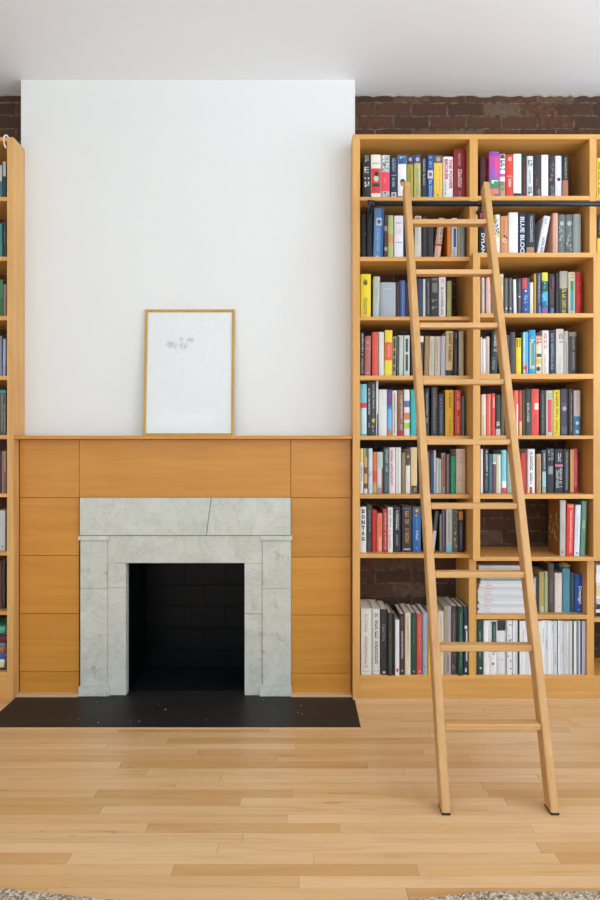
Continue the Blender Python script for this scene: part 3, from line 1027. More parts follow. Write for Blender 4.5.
R3R = rowM(0, 'third shelf')
T = [
 (481.8, 484.6, 277.6, '#d4d4d2', [('m', .05, .95, '#8c8e8c', .35, .6)], 'very thin white-grey spine, first on the shelf'),
 (486.2, 490.9, 277.4, '#e4b6ab', [('b', .4, 1, '#f0e4e0', .75, .98)], 'pale pink spine seen between the ladder rungs'),
 (491.3, 498.8, 278, '#8f7458', [], 'brown book behind the ladder upright'),
 (499.2, 503.6, 274, '#e0cfa2', [('m', .08, .3, '#5c4c34', .4, .75), ('m', .45, .95, '#7a6c50', .4, .65)], 'cream spine just past the ladder with dark lettering'),
 (504.2, 508.2, 278, '#4d4946', [('b', .02, .98, '#7a7672', .3, .55), ('o', .79, .55, .2, '#f0eeea')], 'first of the twin grey-black spines with white dots'),
 (508.6, 512.4, 278, '#4d4946', [('b', .02, .98, '#75716d', .3, .55), ('o', .79, .55, .2, '#f0eeea')], 'second of the twin grey-black spines with white dots'),
 (513.8, 516.8, 279.4, '#e6e8ea', [], 'thin plain white spine standing a little askew', {'dx': -.6}),
 (517.2, 521.8, 278.4, '#3d3a3b', [('m', .1, .95, '#9a9492', .4, .6), ('o', .48, .5, .2, '#e8e4e8')], 'charcoal spine with a white dot at its middle'),
 (522.2, 529.4, 278, '#1e4f8f', [('b', 0, .28, '#e04834', .05, .6), ('b', .28, .9, '#5c3c78', .02, .2), ('o', .34, .5, .12, '#d8e4f4'), ('m', .45, .7, '#8cb4e0', .3, .75), ('o', .82, .5, .12, '#88b0dc')], 'blue paperback with a red corner at the top'),
 (529.8, 533.4, 282.4, '#e2d8be', [], 'short thin cream spine'),
 (533.8, 536.3, 273.6, '#b9921e', [], 'thin mustard spine taller than its neighbours'),
 (536.8, 541.4, 273, '#3b426c', [('m', .04, .7, '#b8b4a0', .35, .7), ('b', .75, 1, '#5c88b8', .5, .9)], 'slate blue-violet spine with pale lettering'),
 (541.8, 548.2, 272.4, '#2c5c58', [('b', 0, .2, '#e0d63c'), ('b', .2, .45, '#2c5450'), ('b', .46, .66, '#38a8d8'), ('b', .66, .8, '#2c6c90'), ('b', .8, 1, '#8c5ca0'), ('s', .2, .8, '#5cb8a8', '#a0dce8', 14)], 'multicoloured spine, yellow top, cyan and purple below'),
 (548.9, 555.4, 274, '#25292d', [('m', .08, .32, '#c83c7c', .55, .8), ('m', .34, .72, '#8c3c50', .25, .7), ('b', .8, 1, '#4c7cac', .3, .8)], 'black spine with magenta lettering and blue foot'),
 (555.8, 559.2, 273, '#261e1f', [], 'plain black-brown spine between two lettered books'),
 (559.6, 568.1, 271, '#433e36', [('b', 0, .38, '#aaa5a1'), ('m', .06, .97, '#d0c43c', .32, .75)], 'wide grey to black spine with yellow lettering'),
 (568.5, 575.6, 272, '#d8d0b0', [('m', .04, .18, '#c43c38', .3, .75), ('b', .2, .4, '#2f8c50', .28, .72), ('b', .4, .88, '#3f9ab4', .28, .72), ('o', .94, .45, .15, '#33302c')], 'cream spine with red, green and blue column'),
 (576.1, 582, 272, '#c32222', [('m', .25, .3, '#f0a090', .45, .65), ('b', .5, .75, '#d83838', .3, .7)], 'plain crimson red spine at the end'),
]
for d in T: book(R3R, d)

R4L = rowL(3, 'fourth shelf')
T = [
 (360.3, 363.9, 332.4, '#242426', [('m', .03, .45, '#d8d8d4', .4, .9), ('o', .5, .6, .25, '#e0a83c'), ('m', .58, .95, '#a8acb4', .35, .85)], 'black spine with white letters and an orange dot, first one'),
 (364.3, 370.6, 336, '#b2665e', [('m', .12, .2, '#e4b8a8', .35, .7), ('b', .3, .315, '#dca498', .1, .9), ('b', .9, .92, '#dca498', .1, .9)], 'dusty rose hardcover', {'dx': .6}),
 (372.2, 378.2, 332, '#e2553e', [], 'bright vermilion hardcover without lettering'),
 (378.7, 384, 332, '#dfddd6', [], 'plain white spine between red and yellow books'),
 (384.4, 392, 330, '#f0d836', [('b', .26, .65, '#ec5c38', .02, .98), ('m', .32, .6, '#f4a888', .4, .7)], 'yellow spine with an orange-red block', {'dx': .6}),
 (392, 395.9, 336.4, '#a6966a', [('b', .05, .3, '#2c2820', .25, .75), ('b', .36, .5, '#2c2820', .25, .75), ('b', .54, .7, '#2c2820', .25, .75), ('b', .75, .86, '#2c2820', .25, .75)], 'tan spine with stacked black boxes', {'dx': .8}),
 (397.3, 403, 335.4, '#bfc7bb', [('b', .03, .98, '#50544e', .02, .3)], 'pale grey-green spine with a dark side strip', {'dx': .5}),
 (403.8, 409.8, 335.4, '#cbd1c7', [('b', .08, .4, '#43463f', .3, .72), ('b', .46, .86, '#43463f', .3, .72)], 'pale spine with two tall dark boxes'),
 (411.2, 416.8, 337, '#3a342e', [], 'dark book covered by the ladder upright'),
 (417.2, 423, 336, '#36312c', [('b', 0, .15, '#e4dccc'), ('m', .3, .6, '#b8b4ac', .35, .6), ('b', .88, 1, '#b88468')], 'black spine with a white cap just past the ladder', {'dx': 1}),
 (424.2, 428.6, 336, '#a8814e', [], 'plain brown kraft-coloured spine', {'dx': .8}),
 (429, 434.2, 336.4, '#d1c9b1', [('m', .1, .9, '#9a9078', .35, .65)], 'ivory spine with fine brown lettering', {'dx': .8}),
 (434.6, 440.2, 336.4, '#cbc0a4', [('m', .1, .9, '#a08c70', .3, .55), ('b', .02, .98, '#d4b4ac', .75, .98)], 'beige spine with a pinkish edge', {'dx': .8}),
 (440.6, 445, 336, '#bbbbc8', [('m', .5, .8, '#9494a4', .4, .6)], 'thin lavender-grey spine before the tall tan one', {'dx': .8}),
 (445.4, 452.6, 331, '#d5b87c', [('t', 'EAST CREEK', .05, .68, '#6c2c20', .35, .75), ('b', .86, 1, '#2c2426'), ('m', .87, .91, '#d8d4c8', .2, .8)], 'tall tan spine with spaced dark red capitals', {'dx': .9}),
 (453.8, 458.4, 331, '#241c1e', [('m', .05, .18, '#a8a4ac', .4, .7), ('b', .3, .85, '#4c4648', .4, .6)], 'tall black spine beside the tan one'),
 (459, 464.4, 331, '#b8a991', [('b', .02, .98, '#6c2c24', .85, .98)], 'faded beige spine at the end'),
]
for d in T: book(R4L, d)

R4R = rowM(1, 'fourth shelf')
T = [
 (480.6, 482.2, 337, '#e8e4dc', [], 'very thin white spine, first one'),
 (482.5, 485.8, 339, '#eee6dc', [], 'short cream spine'),
 (486, 489.6, 336.6, '#cdbcb2', [('m', .3, .9, '#b09c94', .4, .6)], 'thin dusty beige spine'),
 (490.6, 497.4, 331, '#212b27', [('m', .08, .5, '#c8ccc8', .35, .75), ('m', .6, .9, '#8c9490', .2, .6)], 'black book leaning behind the ladder', {'dx': 1.5}),
 (499.4, 509.8, 335, '#3c3230', [], 'dark book behind the ladder upright'),
 (510.2, 515.4, 332, '#47423e', [], 'plain charcoal spine just past the ladder'),
 (516, 521.4, 338, '#f1d516', [('m', .03, .3, '#4c4810', .15, .85), ('m', .55, .7, '#c8a810', .45, .55)], 'bright yellow spine with black lettering'),
 (521.6, 523, 334, '#1f5c34', [], 'thin dark green edge beside the bright yellow spine'),
 (523.3, 528.6, 332, '#45b0de', [('b', 0, 1, '#e4eeee', .02, .3), ('b', .78, .86, '#d84c38', .1, .7), ('b', .74, .9, '#d84c38', .4, .75)], 'sky blue spine with a small red triangle'),
 (529, 535.7, 330, '#28a0d2', [('b', .2, .85, '#c8d0a8', .15, .9), ('b', .28, .78, '#5a9098', .35, .85), ('s', .1, .3, '#1c6cb0', '#90d0e8', 6)], 'larger cyan spine with a greenish oval picture'),
 (536, 542, 333.4, '#e8dcb6', [('b', 0, .06, '#3c302c'), ('m', .07, .32, '#d04858', .1, .9), ('b', .48, .56, '#4c4430', .1, .95), ('b', .6, .72, '#e8b84c'), ('o', .84, .4, .35, '#3f3848')], 'cream spine with rosy letters and a dark figure'),
 (542.4, 549, 330.4, '#ece5de', [('m', .07, .46, '#b82c40', .3, .7), ('m', .52, .95, '#b8ac8c', .3, .6)], 'white spine with dark pink-red lettering on its upper half'),
 (549.4, 555.8, 330, '#272f3c', [('m', .07, .9, '#9aa4b0', .3, .65), ('b', .94, 1, '#2c6ca0', .4, .9)], 'slate blue-black spine with pale lettering'),
 (556.2, 563.9, 329, '#d9d5cb', [('m', .1, .34, '#3f3f3c', .4, .85), ('m', .6, .9, '#a8a49c', .4, .6)], 'thick off-white spine with small black letters'),
 (564.2, 568.6, 331, '#c3beb4', [('m', .25, .95, '#807c74', .35, .65)], 'light grey spine beside the thick off-white one'),
 (569, 577, 332, '#3d3935', [('m', .1, .9, '#a09a92', .45, .7), ('b', 0, .1, '#8c8070')], 'dark taupe spine with a long light title, last one'),
]
for d in T: book(R4R, d)

R5L = rowL(4, 'fifth shelf')
T = [
 (360.2, 366.8, 384, '#c9e7e8', [('b', 0, .36, '#7fcbde'), ('b', .36, .46, '#d8404c'), ('b', .46, .96, '#88c8d4', .02, .2), ('b', .96, 1, '#58b8c8')], 'pale aqua spine with a red band, first one'),
 (367.1, 371, 382, '#252b2d', [('m', .12, .62, '#dcdcdc', .35, .75), ('m', .75, .85, '#c8c8c8', .4, .7)], 'black-green spine with white letters'),
 (371.3, 375.8, 382, '#4c4e4e', [('m', .05, .5, '#b8babc', .3, .75), ('b', .68, .75, '#d8c04c', .1, .8), ('s', .8, .98, '#d0d0cc', '#2c2c2c', 8)], 'dark grey spine with a small yellow patch'),
 (376.1, 378.3, 381, '#dcdee0', [('b', .6, 1, '#2c5048', .4, .98)], 'very thin pale spine taller than its neighbour'),
 (378.7, 387.2, 389.5, '#e1dfd4', [], 'thick plain ivory spine'),
 (387.5, 392, 389.5, '#6cb4e4', [('b', 0, .34, '#2f4488'), ('b', .06, .32, '#8c3c78', .2, .7), ('b', .86, 1, '#c88458'), ('b', .34, .42, '#3c7cc0')], 'spine with a violet top and sky blue body'),
 (392.4, 397, 390.5, '#e6dac8', [('m', .06, .95, '#6c3c34', .35, .65)], 'cream spine with small brown lettering'),
 (397.4, 403.4, 390, '#8d5e46', [('m', .12, .88, '#e8dcc4', .55, .85), ('s', .02, .85, '#5c3428', '#a87c5c', 16), ('b', .89, 1, '#a82c40')], 'brown patterned spine with cream lettering'),
 (404, 410, 389.6, '#ece9e0', [('b', .24, .38, '#6c6ca4'), ('b', .5, .65, '#e08458'), ('b', .72, .84, '#b4cc44')], 'white spine with violet, orange and lime bands'),
 (410.8, 416.3, 389.6, '#31b6b6', [], 'plain turquoise spine beside the ladder'),
 (418.4, 424.6, 392, '#3c3a3a', [], 'dark book covered by the ladder upright'),
 (425, 429.4, 388.4, '#222222', [('m', .08, .75, '#a4a8a6', .3, .7)], 'black spine with grey lettering just past the ladder'),
 (431.4, 437.7, 387, '#2c2a2a', [('m', .04, .95, '#8c8c8c', .3, .6), ('m', .1, .4, '#b04848', .65, .85)], 'tall black spine with grey and red lettering'),
 (438.4, 444, 394, '#2d323a', [('m', .1, .95, '#8090a4', .35, .7)], 'shorter blue-black spine with bluish lettering'),
 (445.4, 453.8, 390, '#e4a818', [('m', .05, .42, '#6c5010', .45, .68), ('m', .6, .95, '#8c6c18', .42, .65)], 'thick marigold yellow spine'),
 (454.8, 461.5, 390, '#ce412d', [('m', .04, .44, '#f0dcc8', .4, .7), ('m', .55, .96, '#f0cdb8', .4, .65)], 'brick red spine with cream letters'),
 (462, 464.6, 396, '#52807b', [], 'short thin teal spine at the end'),
]
for d in T: book(R5L, d)

R5R = rowM(2, 'fifth shelf')
T = [
 (481.6, 486, 394.4, '#e5dfcc', [('b', .5, 1, '#dcc890', .3, .7)], 'plain cream spine, first one'),
 (486.4, 491, 394, '#ea6854', [('b', .02, .98, '#f0a090', .6, .9)], 'salmon red spine'),
 (491.4, 495.2, 393.4, '#d9432f', [('m', .08, .36, '#f6e4dc', .4, .8)], 'scarlet spine with white letters at its top'),
 (495.6, 500.6, 395, '#313333', [('b', .83, 1, '#d4c0c4'), ('m', .66, .8, '#e8e8e8', .2, .85)], 'black spine with white emblem and pinkish foot'),
 (501, 504.2, 396, '#5c4c24', [], 'thin olive brown spine behind the ladder'),
 (504.6, 513.4, 394, '#4c3a30', [], 'brown book covered by the ladder upright'),
 (513.8, 518.6, 390.4, '#ed6d54', [('b', .3, 1, '#f0e0d0', .6, .95)], 'light red spine with a cream stripe past the ladder'),
 (519, 522.2, 390.4, '#cb4330', [('b', .68, 1, '#e8c05c', .1, .9), ('m', .1, .6, '#e89080', .4, .6)], 'thin red spine with a yellow foot'),
 (522.5, 525, 390, '#6c5622', [], 'thin olive spine between red and dark green'),
 (525.3, 530.8, 389, '#2d3733', [('m', .3, .72, '#d0dcd4', .35, .7), ('b', .3, 1, '#5c8474', .85, .98)], 'dark green spine with white lettering'),
 (531.5, 539.4, 389, '#e9523e', [('b', .3, .44, '#f4f0f0', .4, .9), ('m', .05, .25, '#a85478', .4, .7), ('m', .5, .85, '#b85460', .4, .7)], 'thick bright red spine with a white square'),
 (540.4, 545, 390, '#2d3031', [('m', .1, .95, '#84948c', .35, .65)], 'black spine with faint greenish lettering'),
 (546.2, 553, 390.4, '#d1cabb', [('b', .2, .92, '#dc4450', .25, .85), ('b', .06, .17, '#a8bca4', .2, .9)], 'cream spine with a raspberry red panel'),
 (553.5, 560.3, 390, '#ecd21e', [('m', .05, .62, '#34300f', .35, .72), ('m', .65, .96, '#8c7c18', .35, .72)], 'bright yellow spine with black lettering, no ladder near'),
 (560.8, 568, 389, '#46424f', [('o', .42, .5, .3, '#b4acc4'), ('b', .3, .36, '#5c5868', .1, .9), ('b', .8, .96, '#5a6078', .1, .9)], 'dark violet-grey spine with a pale emblem'),
 (568.8, 573.6, 389, '#402d2d', [('m', .08, .92, '#b8a49c', .45, .68)], 'dark brown spine with pale lettering'),
 (574, 580.6, 390.4, '#d1c4bc', [('b', .57, 1, '#2c80aa'), ('o', .72, .5, .25, '#e8ece8'), ('o', .91, .5, .25, '#d8dcb8'), ('m', .05, .5, '#b8aaa4', .3, .6)], 'last spine, beige above and blue with white spots below'),
]
for d in T: book(R5R, d)

R6L = rowL(5, 'sixth shelf')
T = [
 (360, 363.4, 448.4, '#e7ede9', [('b', 0, .3, '#ead67a'), ('m', .4, .75, '#6c7474', .3, .7)], 'white spine with a yellow top, first one'),
 (363.8, 367.6, 448.4, '#ccaa70', [('b', 0, .2, '#2c7474', .5, .95), ('b', .42, .56, '#7c4c30'), ('b', .78, .88, '#6c3c28'), ('b', .9, 1, '#e0e0e0')], 'tan pictorial spine with brown bands'),
 (368.5, 372.6, 448.4, '#d2dee4', [('s', .5, .75, '#70586c', '#8c8ca4', 8), ('m', .78, .95, '#5c5c70', .3, .6)], 'pale icy blue spine'),
 (372.9, 376.8, 452, '#e2722e', [('b', .46, .7, '#dc4428'), ('b', .76, 1, '#c8a468')], 'orange spine with a red lower patch'),
 (377.1, 383.3, 452, '#bac8be', [('b', .38, .8, '#d8d4d0', .1, .7), ('b', .38, 1, '#7c4840', .75, .98), ('b', .86, 1, '#a88c88', .1, .75)], 'pale mint spine with a brown edge'),
 (383.6, 389, 447.4, '#3e4e4c', [('m', .04, .56, '#b8c8c4', .4, .8), ('b', .6, .95, '#54687c', .3, .8)], 'dark slate green spine with white letters'),
 (389.3, 395.4, 447.4, '#e8d8d6', [('m', .04, .84, '#9c5464', .25, .62)], 'pinkish white spine with maroon letters'),
 (395.7, 401.2, 447.4, '#e4e2d5', [('b', .02, .98, '#c8c8b4', .4, .55)], 'plain ivory spine, tall'),
 (401.5, 405.4, 452.4, '#87744a', [('m', .1, .6, '#b0a078', .3, .7)], 'olive brown spine'),
 (405.7, 410.4, 449, '#e8e0d0', [('b', 0, .37, '#4d3d3e'), ('o', .17, .5, .25, '#e0a890')], 'cream spine with a dark brown top'),
 (410.9, 417.3, 447.4, '#dec996', [('b', .83, 1, '#5c5040'), ('s', .84, .98, '#a89c84', '#3c342c', 8), ('b', .5, .82, '#e8cc90', .1, .7)], 'butter-coloured spine with a dark foot'),
 (419, 429.8, 452, '#6c5c4c', [], 'brown book covered by the ladder upright'),
 (430.4, 433.4, 454.4, '#2d3e57', [], 'navy spine just past the ladder'),
 (433.7, 436, 450.4, '#c8c0c8', [('b', .5, 1, '#a0acc0')], 'thin lilac-white spine, taller'),
 (436.3, 438.8, 458, '#c3cec8', [], 'short very thin grey-white spine'),
 (439, 441.2, 459, '#acb78f', [('b', .3, 1, '#c8d0a8', .4, .8)], 'short thin pale green spine'),
 (441.5, 445.6, 453, '#938780', [('b', .06, .84, '#a8434c', .3, .85)], 'grey spine with a long dark red panel'),
 (446.4, 450, 454, '#5e524a', [('b', .02, .98, '#8a7e74', .2, .5)], 'thin taupe spine'),
 (450.9, 456, 456, '#2e976b', [('b', .52, .54, '#1c6c48')], 'emerald green spine'),
 (456.3, 465.6, 449, '#dbc2a9', [('b', .07, .08, '#b09480', .25, .8), ('b', .2, .21, '#b09480', .1, .9), ('b', .3, .31, '#a88c78', .1, .9), ('b', .68, .69, '#b09480', .2, .7), ('b', .71, .72, '#b09480', .02, .98)], 'thick pale pink-beige volume at the end'),
]
for d in T: book(R6L, d)

R6R = rowM(3, 'sixth shelf')
T = [
 (480.6, 483, 449, '#eeecea', [], 'thin plain white spine, first one'),
 (483.3, 488.6, 449, '#2d3131', [('m', .04, .62, '#d0d4d0', .5, .85), ('m', .66, .96, '#787c7c', .4, .75)], 'black spine with white lettering before the blue one'),
 (488.9, 492.4, 454, '#2e6787', [('m', .3, .9, '#6c9cb4', .4, .6)], 'steel blue spine'),
 (492.7, 496.2, 454, '#7e4e46', [('b', 0, .2, '#a8c0a4'), ('b', .2, .26, '#e8e0d8')], 'maroon-brown spine with a pale green top'),
 (496.5, 501.2, 454.4, '#e6e6d0', [('b', .02, .98, '#c0c09c', .3, .4)], 'plain pale cream spine'),
 (501.7, 506.6, 450, '#82d2de', [('b', .72, .88, '#f0f0ec'), ('b', .88, 1, '#d8485c')], 'light aqua spine with white and red foot'),
 (507.2, 512.2, 452, '#9fab9b', [], 'grey-green spine beside the ladder'),
 (512.6, 520, 452, '#6c5440', [], 'brown book covered by the ladder upright'),
 (520.6, 526.4, 453, '#cf3725', [('b', .02, .98, '#a81c20', .7, .98)], 'pure red spine past the ladder'),
 (527.2, 535, 449, '#efebe5', [('m', .04, .5, '#2f2f30', .38, .72), ('m', .54, .82, '#4c4c4c', .38, .7), ('b', .86, 1, '#d04434', .3, .65), ('b', 0, 1, '#d8506c', .02, .1)], 'white spine with black capitals and a red box'),
 (537, 541.3, 454, '#cba374', [('m', .08, .95, '#a46c44', .3, .7)], 'tan spine shorter than its neighbours'),
 (542.2, 546.2, 450, '#4c5c64', [('b', .5, .87, '#9fccce'), ('b', .88, 1, '#b0b48c'), ('m', .08, .45, '#e0e4e4', .4, .7)], 'spine slate above, pale blue below'),
 (546.8, 554.6, 448.4, '#24272b', [('m', .03, .3, '#b0b4b4', .2, .45), ('m', .03, .3, '#b0b4b4', .6, .85), ('b', .4, .58, '#8c9090', .2, .8)], 'black spine with two rows of grey letters'),
 (555, 563.3, 449, '#27272b', [('m', .1, .32, '#d0d0d0', .35, .7), ('b', .35, .4, '#d87898', .02, .98), ('m', .43, .9, '#d0d4d0', .15, .45), ('m', .43, .9, '#d0d4d0', .55, .85)], 'wide black spine with a pink line and white letters'),
 (563.9, 569.6, 449, '#2d2f31', [('m', .05, .95, '#989c9c', .35, .75)], 'black spine with dim grey lettering'),
 (570.3, 577.9, 449, '#d04f60', [('b', .02, .98, '#d8a858', .02, .42), ('b', .86, 1, '#a82c34', .45, .95), ('m', .25, .85, '#e8a0a0', .7, .85)], 'last spine, half golden tan and half rose'),
]
for d in T: book(R6R, d)

R7L = rowL(6, 'seventh shelf')
T = [
 (360, 366.3, 507, '#eeeeea', [('v', 'SONTAG', .05, .78, '#2c2c2c', .25, .78)], 'white spine with large stacked black capitals'),
 (366.8, 372, 505, '#3e3e40', [('m', .1, .6, '#94989a', .4, .7), ('m', .75, .95, '#6c7074', .4, .7)], 'charcoal spine with grey letters after the white one'),
 (372.3, 376.9, 510, '#ca2622', [('b', .02, .98, '#a01818', .7, .98)], 'plain red spine'),
 (377.2, 382.4, 513.4, '#f07e54', [('m', .1, .58, '#a84030', .5, .75), ('m', .62, .98, '#f8dcd0', .3, .75)], 'short orange spine'),
 (382.7, 387.4, 509.4, '#b22e32', [('m', .06, .5, '#e8d4d0', .45, .7), ('o', .57, .5, .2, '#e8943c'), ('m', .62, .96, '#e8d4d0', .45, .7)], 'dark red spine with white letters'),
 (387.8, 393, 507.4, '#e9e5dc', [('m', .05, .2, '#4c4c44', .35, .65), ('m', .22, .45, '#4c8c70', .35, .65), ('m', .5, .95, '#c08c84', .3, .65)], 'white spine with green and pink lettering'),
 (393.5, 400.6, 507, '#27272b', [('m', .08, .54, '#d8d8d8', .35, .72), ('m', .6, .88, '#b0b0b0', .4, .62)], 'black spine with bold white lettering'),
 (402, 411.8, 506.4, '#34292b', [('b', .03, .06, '#6c6060', .1, .9), ('m', .1, .86, '#c89c50', .32, .7), ('b', .92, .95, '#d0c4b8', .15, .85)], 'very dark brown hardcover with gold lettering'),
 (412.6, 421, 507, '#26629e', [('b', 0, .17, '#5a5c64'), ('o', .08, .5, .18, '#c8b870'), ('o', .19, .42, .1, '#e8c8e0'), ('m', .25, .5, '#50a0cc', .4, .65), ('m', .52, .76, '#c8dcec', .4, .68), ('m', .9, .94, '#c8dcec', .4, .6)], 'blue hardcover with a grey top'),
 (424.4, 430.2, 509, '#5c4a3c', [], 'brown book covered by the ladder upright'),
 (430.8, 434.4, 511, '#3b403f', [('b', .48, 1, '#d0c0c4'), ('m', .05, .45, '#6c746c', .3, .7)], 'grey and pale pink book leaning sideways', {'dx': 4.6}),
 (439.2, 441.4, 514, '#3e5236', [('b', .02, .98, '#a8b898', .6, .95)], 'very thin moss green spine'),
 (441.7, 445.4, 508, '#5e3e5c', [('m', .1, .9, '#9c84a4', .35, .6)], 'purple spine'),
 (446.2, 452.6, 508, '#bfc3b4', [('b', .83, 1, '#7cc4cc'), ('m', .1, .8, '#94988c', .3, .6)], 'pale grey spine with an aqua foot'),
 (453, 458.4, 508, '#5b5749', [('s', .1, .5, '#8c8870', '#3c3830', 10), ('s', .5, .98, '#c4b8a4', '#8c7868', 14)], 'mottled khaki photographic spine'),
 (458.8, 463.4, 508, '#231f24', [('b', .08, .27, '#c87434'), ('m', .33, .95, '#9484a4', .35, .75)], 'black spine with an orange patch near its top'),
]
for d in T: book(R7L, d)

R7R = (', seventh shelf, right column', 'books on the seventh shelf of the right column', -.045, zb, .16, .20)
T = [
 (560, 565.8, 500.4, '#b8b8ae', [('o', .93, .5, .2, '#8c8c90'), ('m', .4, .6, '#a0a098', .4, .6)], 'tall grey book with brown floral cover facing the empty space', {'dx': .3, 'side': '#93642f'}),
 (566.3, 573.2, 504, '#dc3624', [('b', .02, .07, '#f08c6c', .2, .8), ('m', .12, .94, '#f4d0c4', .45, .7)], 'bright red spine with white lettering', {'dx': 1}),
 (574.2, 579.6, 505, '#dfe2e7', [('m', .2, .8, '#c4c8cc', .4, .6), ('o', .94, .5, .18, '#8c9094')], 'bluish white spine', {'dx': 1.6}),
 (580.4, 585.2, 501, '#5e8a72', [('b', .35, .5, '#88a884', .2, .8), ('m', .1, .3, '#8cac98', .4, .6)], 'green mottled spine at the end', {'dx': 1.8}),
]
for d in T: book(R7R, d)

R8L = (', bottom shelf, left column', 'large art books on the bottom shelf of the left column', .006, ZB, .215, .235)
T = [
 (361, 371.8, 608.8, '#e0dccd', [('m', .06, .38, '#a4a49c', .35, .6), ('m', .42, .9, '#c88880', .35, .6), ('b', .94, .95, '#a8a8a0', .15, .9)], 'thick cream art book with grey and red lettering'),
 (372.4, 380.1, 608.8, '#e0dcce', [('m', .05, .86, '#4c4c48', .32, .72), ('b', .94, .95, '#a8a8a0', .15, .9)], 'cream art book with tall black lettering'),
 (380.5, 387.8, 609.4, '#383233', [('m', .2, .5, '#8c8886', .25, .7), ('b', .94, .98, '#b0b0b0', .3, .7), ('s', .02, .98, '#4c4446', '#2c2628', 14)], 'black photographic art book'),
 (388.2, 392.6, 613, '#343a2d', [('m', .3, .9, '#6c7460', .35, .6)], 'dark olive book pulled slightly forward', {'y': -.012}),
 (392.9, 394.9, 614, '#1d1b1b', [], 'very thin black spine beside the small white book', {'y': -.012}),
 (395.2, 399.4, 620, '#e8e4e6', [('b', .87, .93, '#d03444', .3, .8)], 'short white spine with a red dot near its foot', {'y': -.012}),
 (399.8, 404.6, 614, '#47342e', [('m', .28, .76, '#e4d4c8', .35, .7), ('m', .04, .2, '#84685c', .3, .6), ('o', .93, .5, .15, '#d8ccc0')], 'dark brown spine with white capitals', {'y': -.004}),
 (404.9, 410.8, 613, '#dfd1b8', [('m', .05, .66, '#c09480', .4, .65)], 'warm cream spine with faint brown lettering'),
 (411.1, 416.3, 613, '#1e4b39', [('m', .08, .5, '#5c8c74', .4, .6), ('o', .95, .5, .12, '#c8d4c8')], 'bottle green spine'),
 (416.7, 422.4, 614, '#cf5347', [('m', .1, .6, '#e89484', .35, .6), ('o', .95, .5, .12, '#f0dcd4')], 'coral red spine'),
 (422.8, 427.6, 613, '#9fabbb', [('m', .85, .9, '#6c7c8c', .3, .6)], 'pale blue-grey spine'),
 (428, 431, 618, '#e6b622', [], 'thin golden yellow spine beside the ladder'),
 (431.4, 437.8, 615, '#8c8478', [], 'grey book covered by the ladder upright'),
 (438.4, 443.8, 611.5, '#dfd3bb', [('m', .04, .75, '#b88c70', .4, .7)], 'cream spine just past the ladder', {'d': .17}),
 (444.2, 446.9, 606.5, '#aca088', [], 'thin khaki spine in the tall group'),
 (447.1, 449, 606.5, '#c0b298', [('b', .7, .95, '#7c5c50', .3, .7)], 'very thin sand-coloured spine'),
 (449.2, 450.9, 606, '#bbb8d0', [], 'very thin lavender spine'),
 (451.1, 457.8, 606, '#4e443f', [('m', .1, .6, '#8c7c6c', .3, .6), ('s', .7, .95, '#905048', '#7c7468', 10)], 'dark grey-brown spine after the lavender one'),
 (458.4, 463.4, 606.5, '#17443b', [('m', .1, .9, '#74a090', .35, .65)], 'dark green book standing forward over the shelf edge', {'y': -.018}),
 (463.9, 467.8, 606.5, '#1e3646', [('b', .28, .33, '#e4e8ec', .2, .9), ('b', .35, .8, '#d4d8d8', .55, .95), ('b', .9, .96, '#c8ccd0', .3, .8)], 'dark blue spine with white marks, last one'),
]
for d in T: book(R8L, d)

# eighth shelf of the right column: magazines lying in a pile, then books
Z8 = PZ(615)
RM = random.Random(5)
names = ['lowest', 'second from the bottom', 'third from the bottom', 'fourth from the bottom', 'fifth from the bottom', 'sixth from the bottom',
         'seventh from the bottom', 'eighth from the bottom', 'ninth from the bottom', 'eighth from the top', 'seventh from the top', 'sixth from the top',
         'fifth from the top', 'fourth from the top', 'third from the top', 'second from the top', 'topmost']
zz = Z8
ztop = PZ(564.5, .05)
ths = [RM.uniform(.8, 1.3) for _ in names]
sc_ = (ztop - Z8 - .004) / sum(ths)
cols = ['#dfe2e2', '#e6e8e8', '#d2d6d6', '#e9eaea', '#d9dddd', '#cfd6d4', '#e4e6e6', '#dcdfe2', '#cdd4d2', '#e6e9ea', '#dcdcd8', '#7c9490', '#e2e6ee', '#d6dae2', '#e4e4e2', '#c9c8c2', '#dedad6']
for i, nm in enumerate(names):
    th = ths[i] * sc_
    xl_ = PX(477, .04) + RM.uniform(0, .012) + (.012 if i in (10, 11, 12) else 0)
    L = PX(527, .04) - xl_ - RM.uniform(0, .006)
    root = thing('magazine', ('%s magazine in the flat pile of white magazines behind the ladder' % nm), 'magazine', (xl_, .035 + RM.uniform(-.006, .006), zz + th), 'magazines lying flat on the eighth shelf', rot=(0, math.pi / 2, 0))
    deco = [('b', 1 - .13 - RM.uniform(.06, .2), 1 - .13, RM.choice(['#e4b8bc', '#d8c4c4', '#b8c4c4', '#e0a8b0']), .3, .7)] if i not in (11,) else []
    volume(root, th - .0006, L, .215, cols[i], deco, mag=True)
    zz += th
R8R = (', eighth shelf, right column', 'books on the eighth shelf of the right column', .05, Z8, .15, .18)
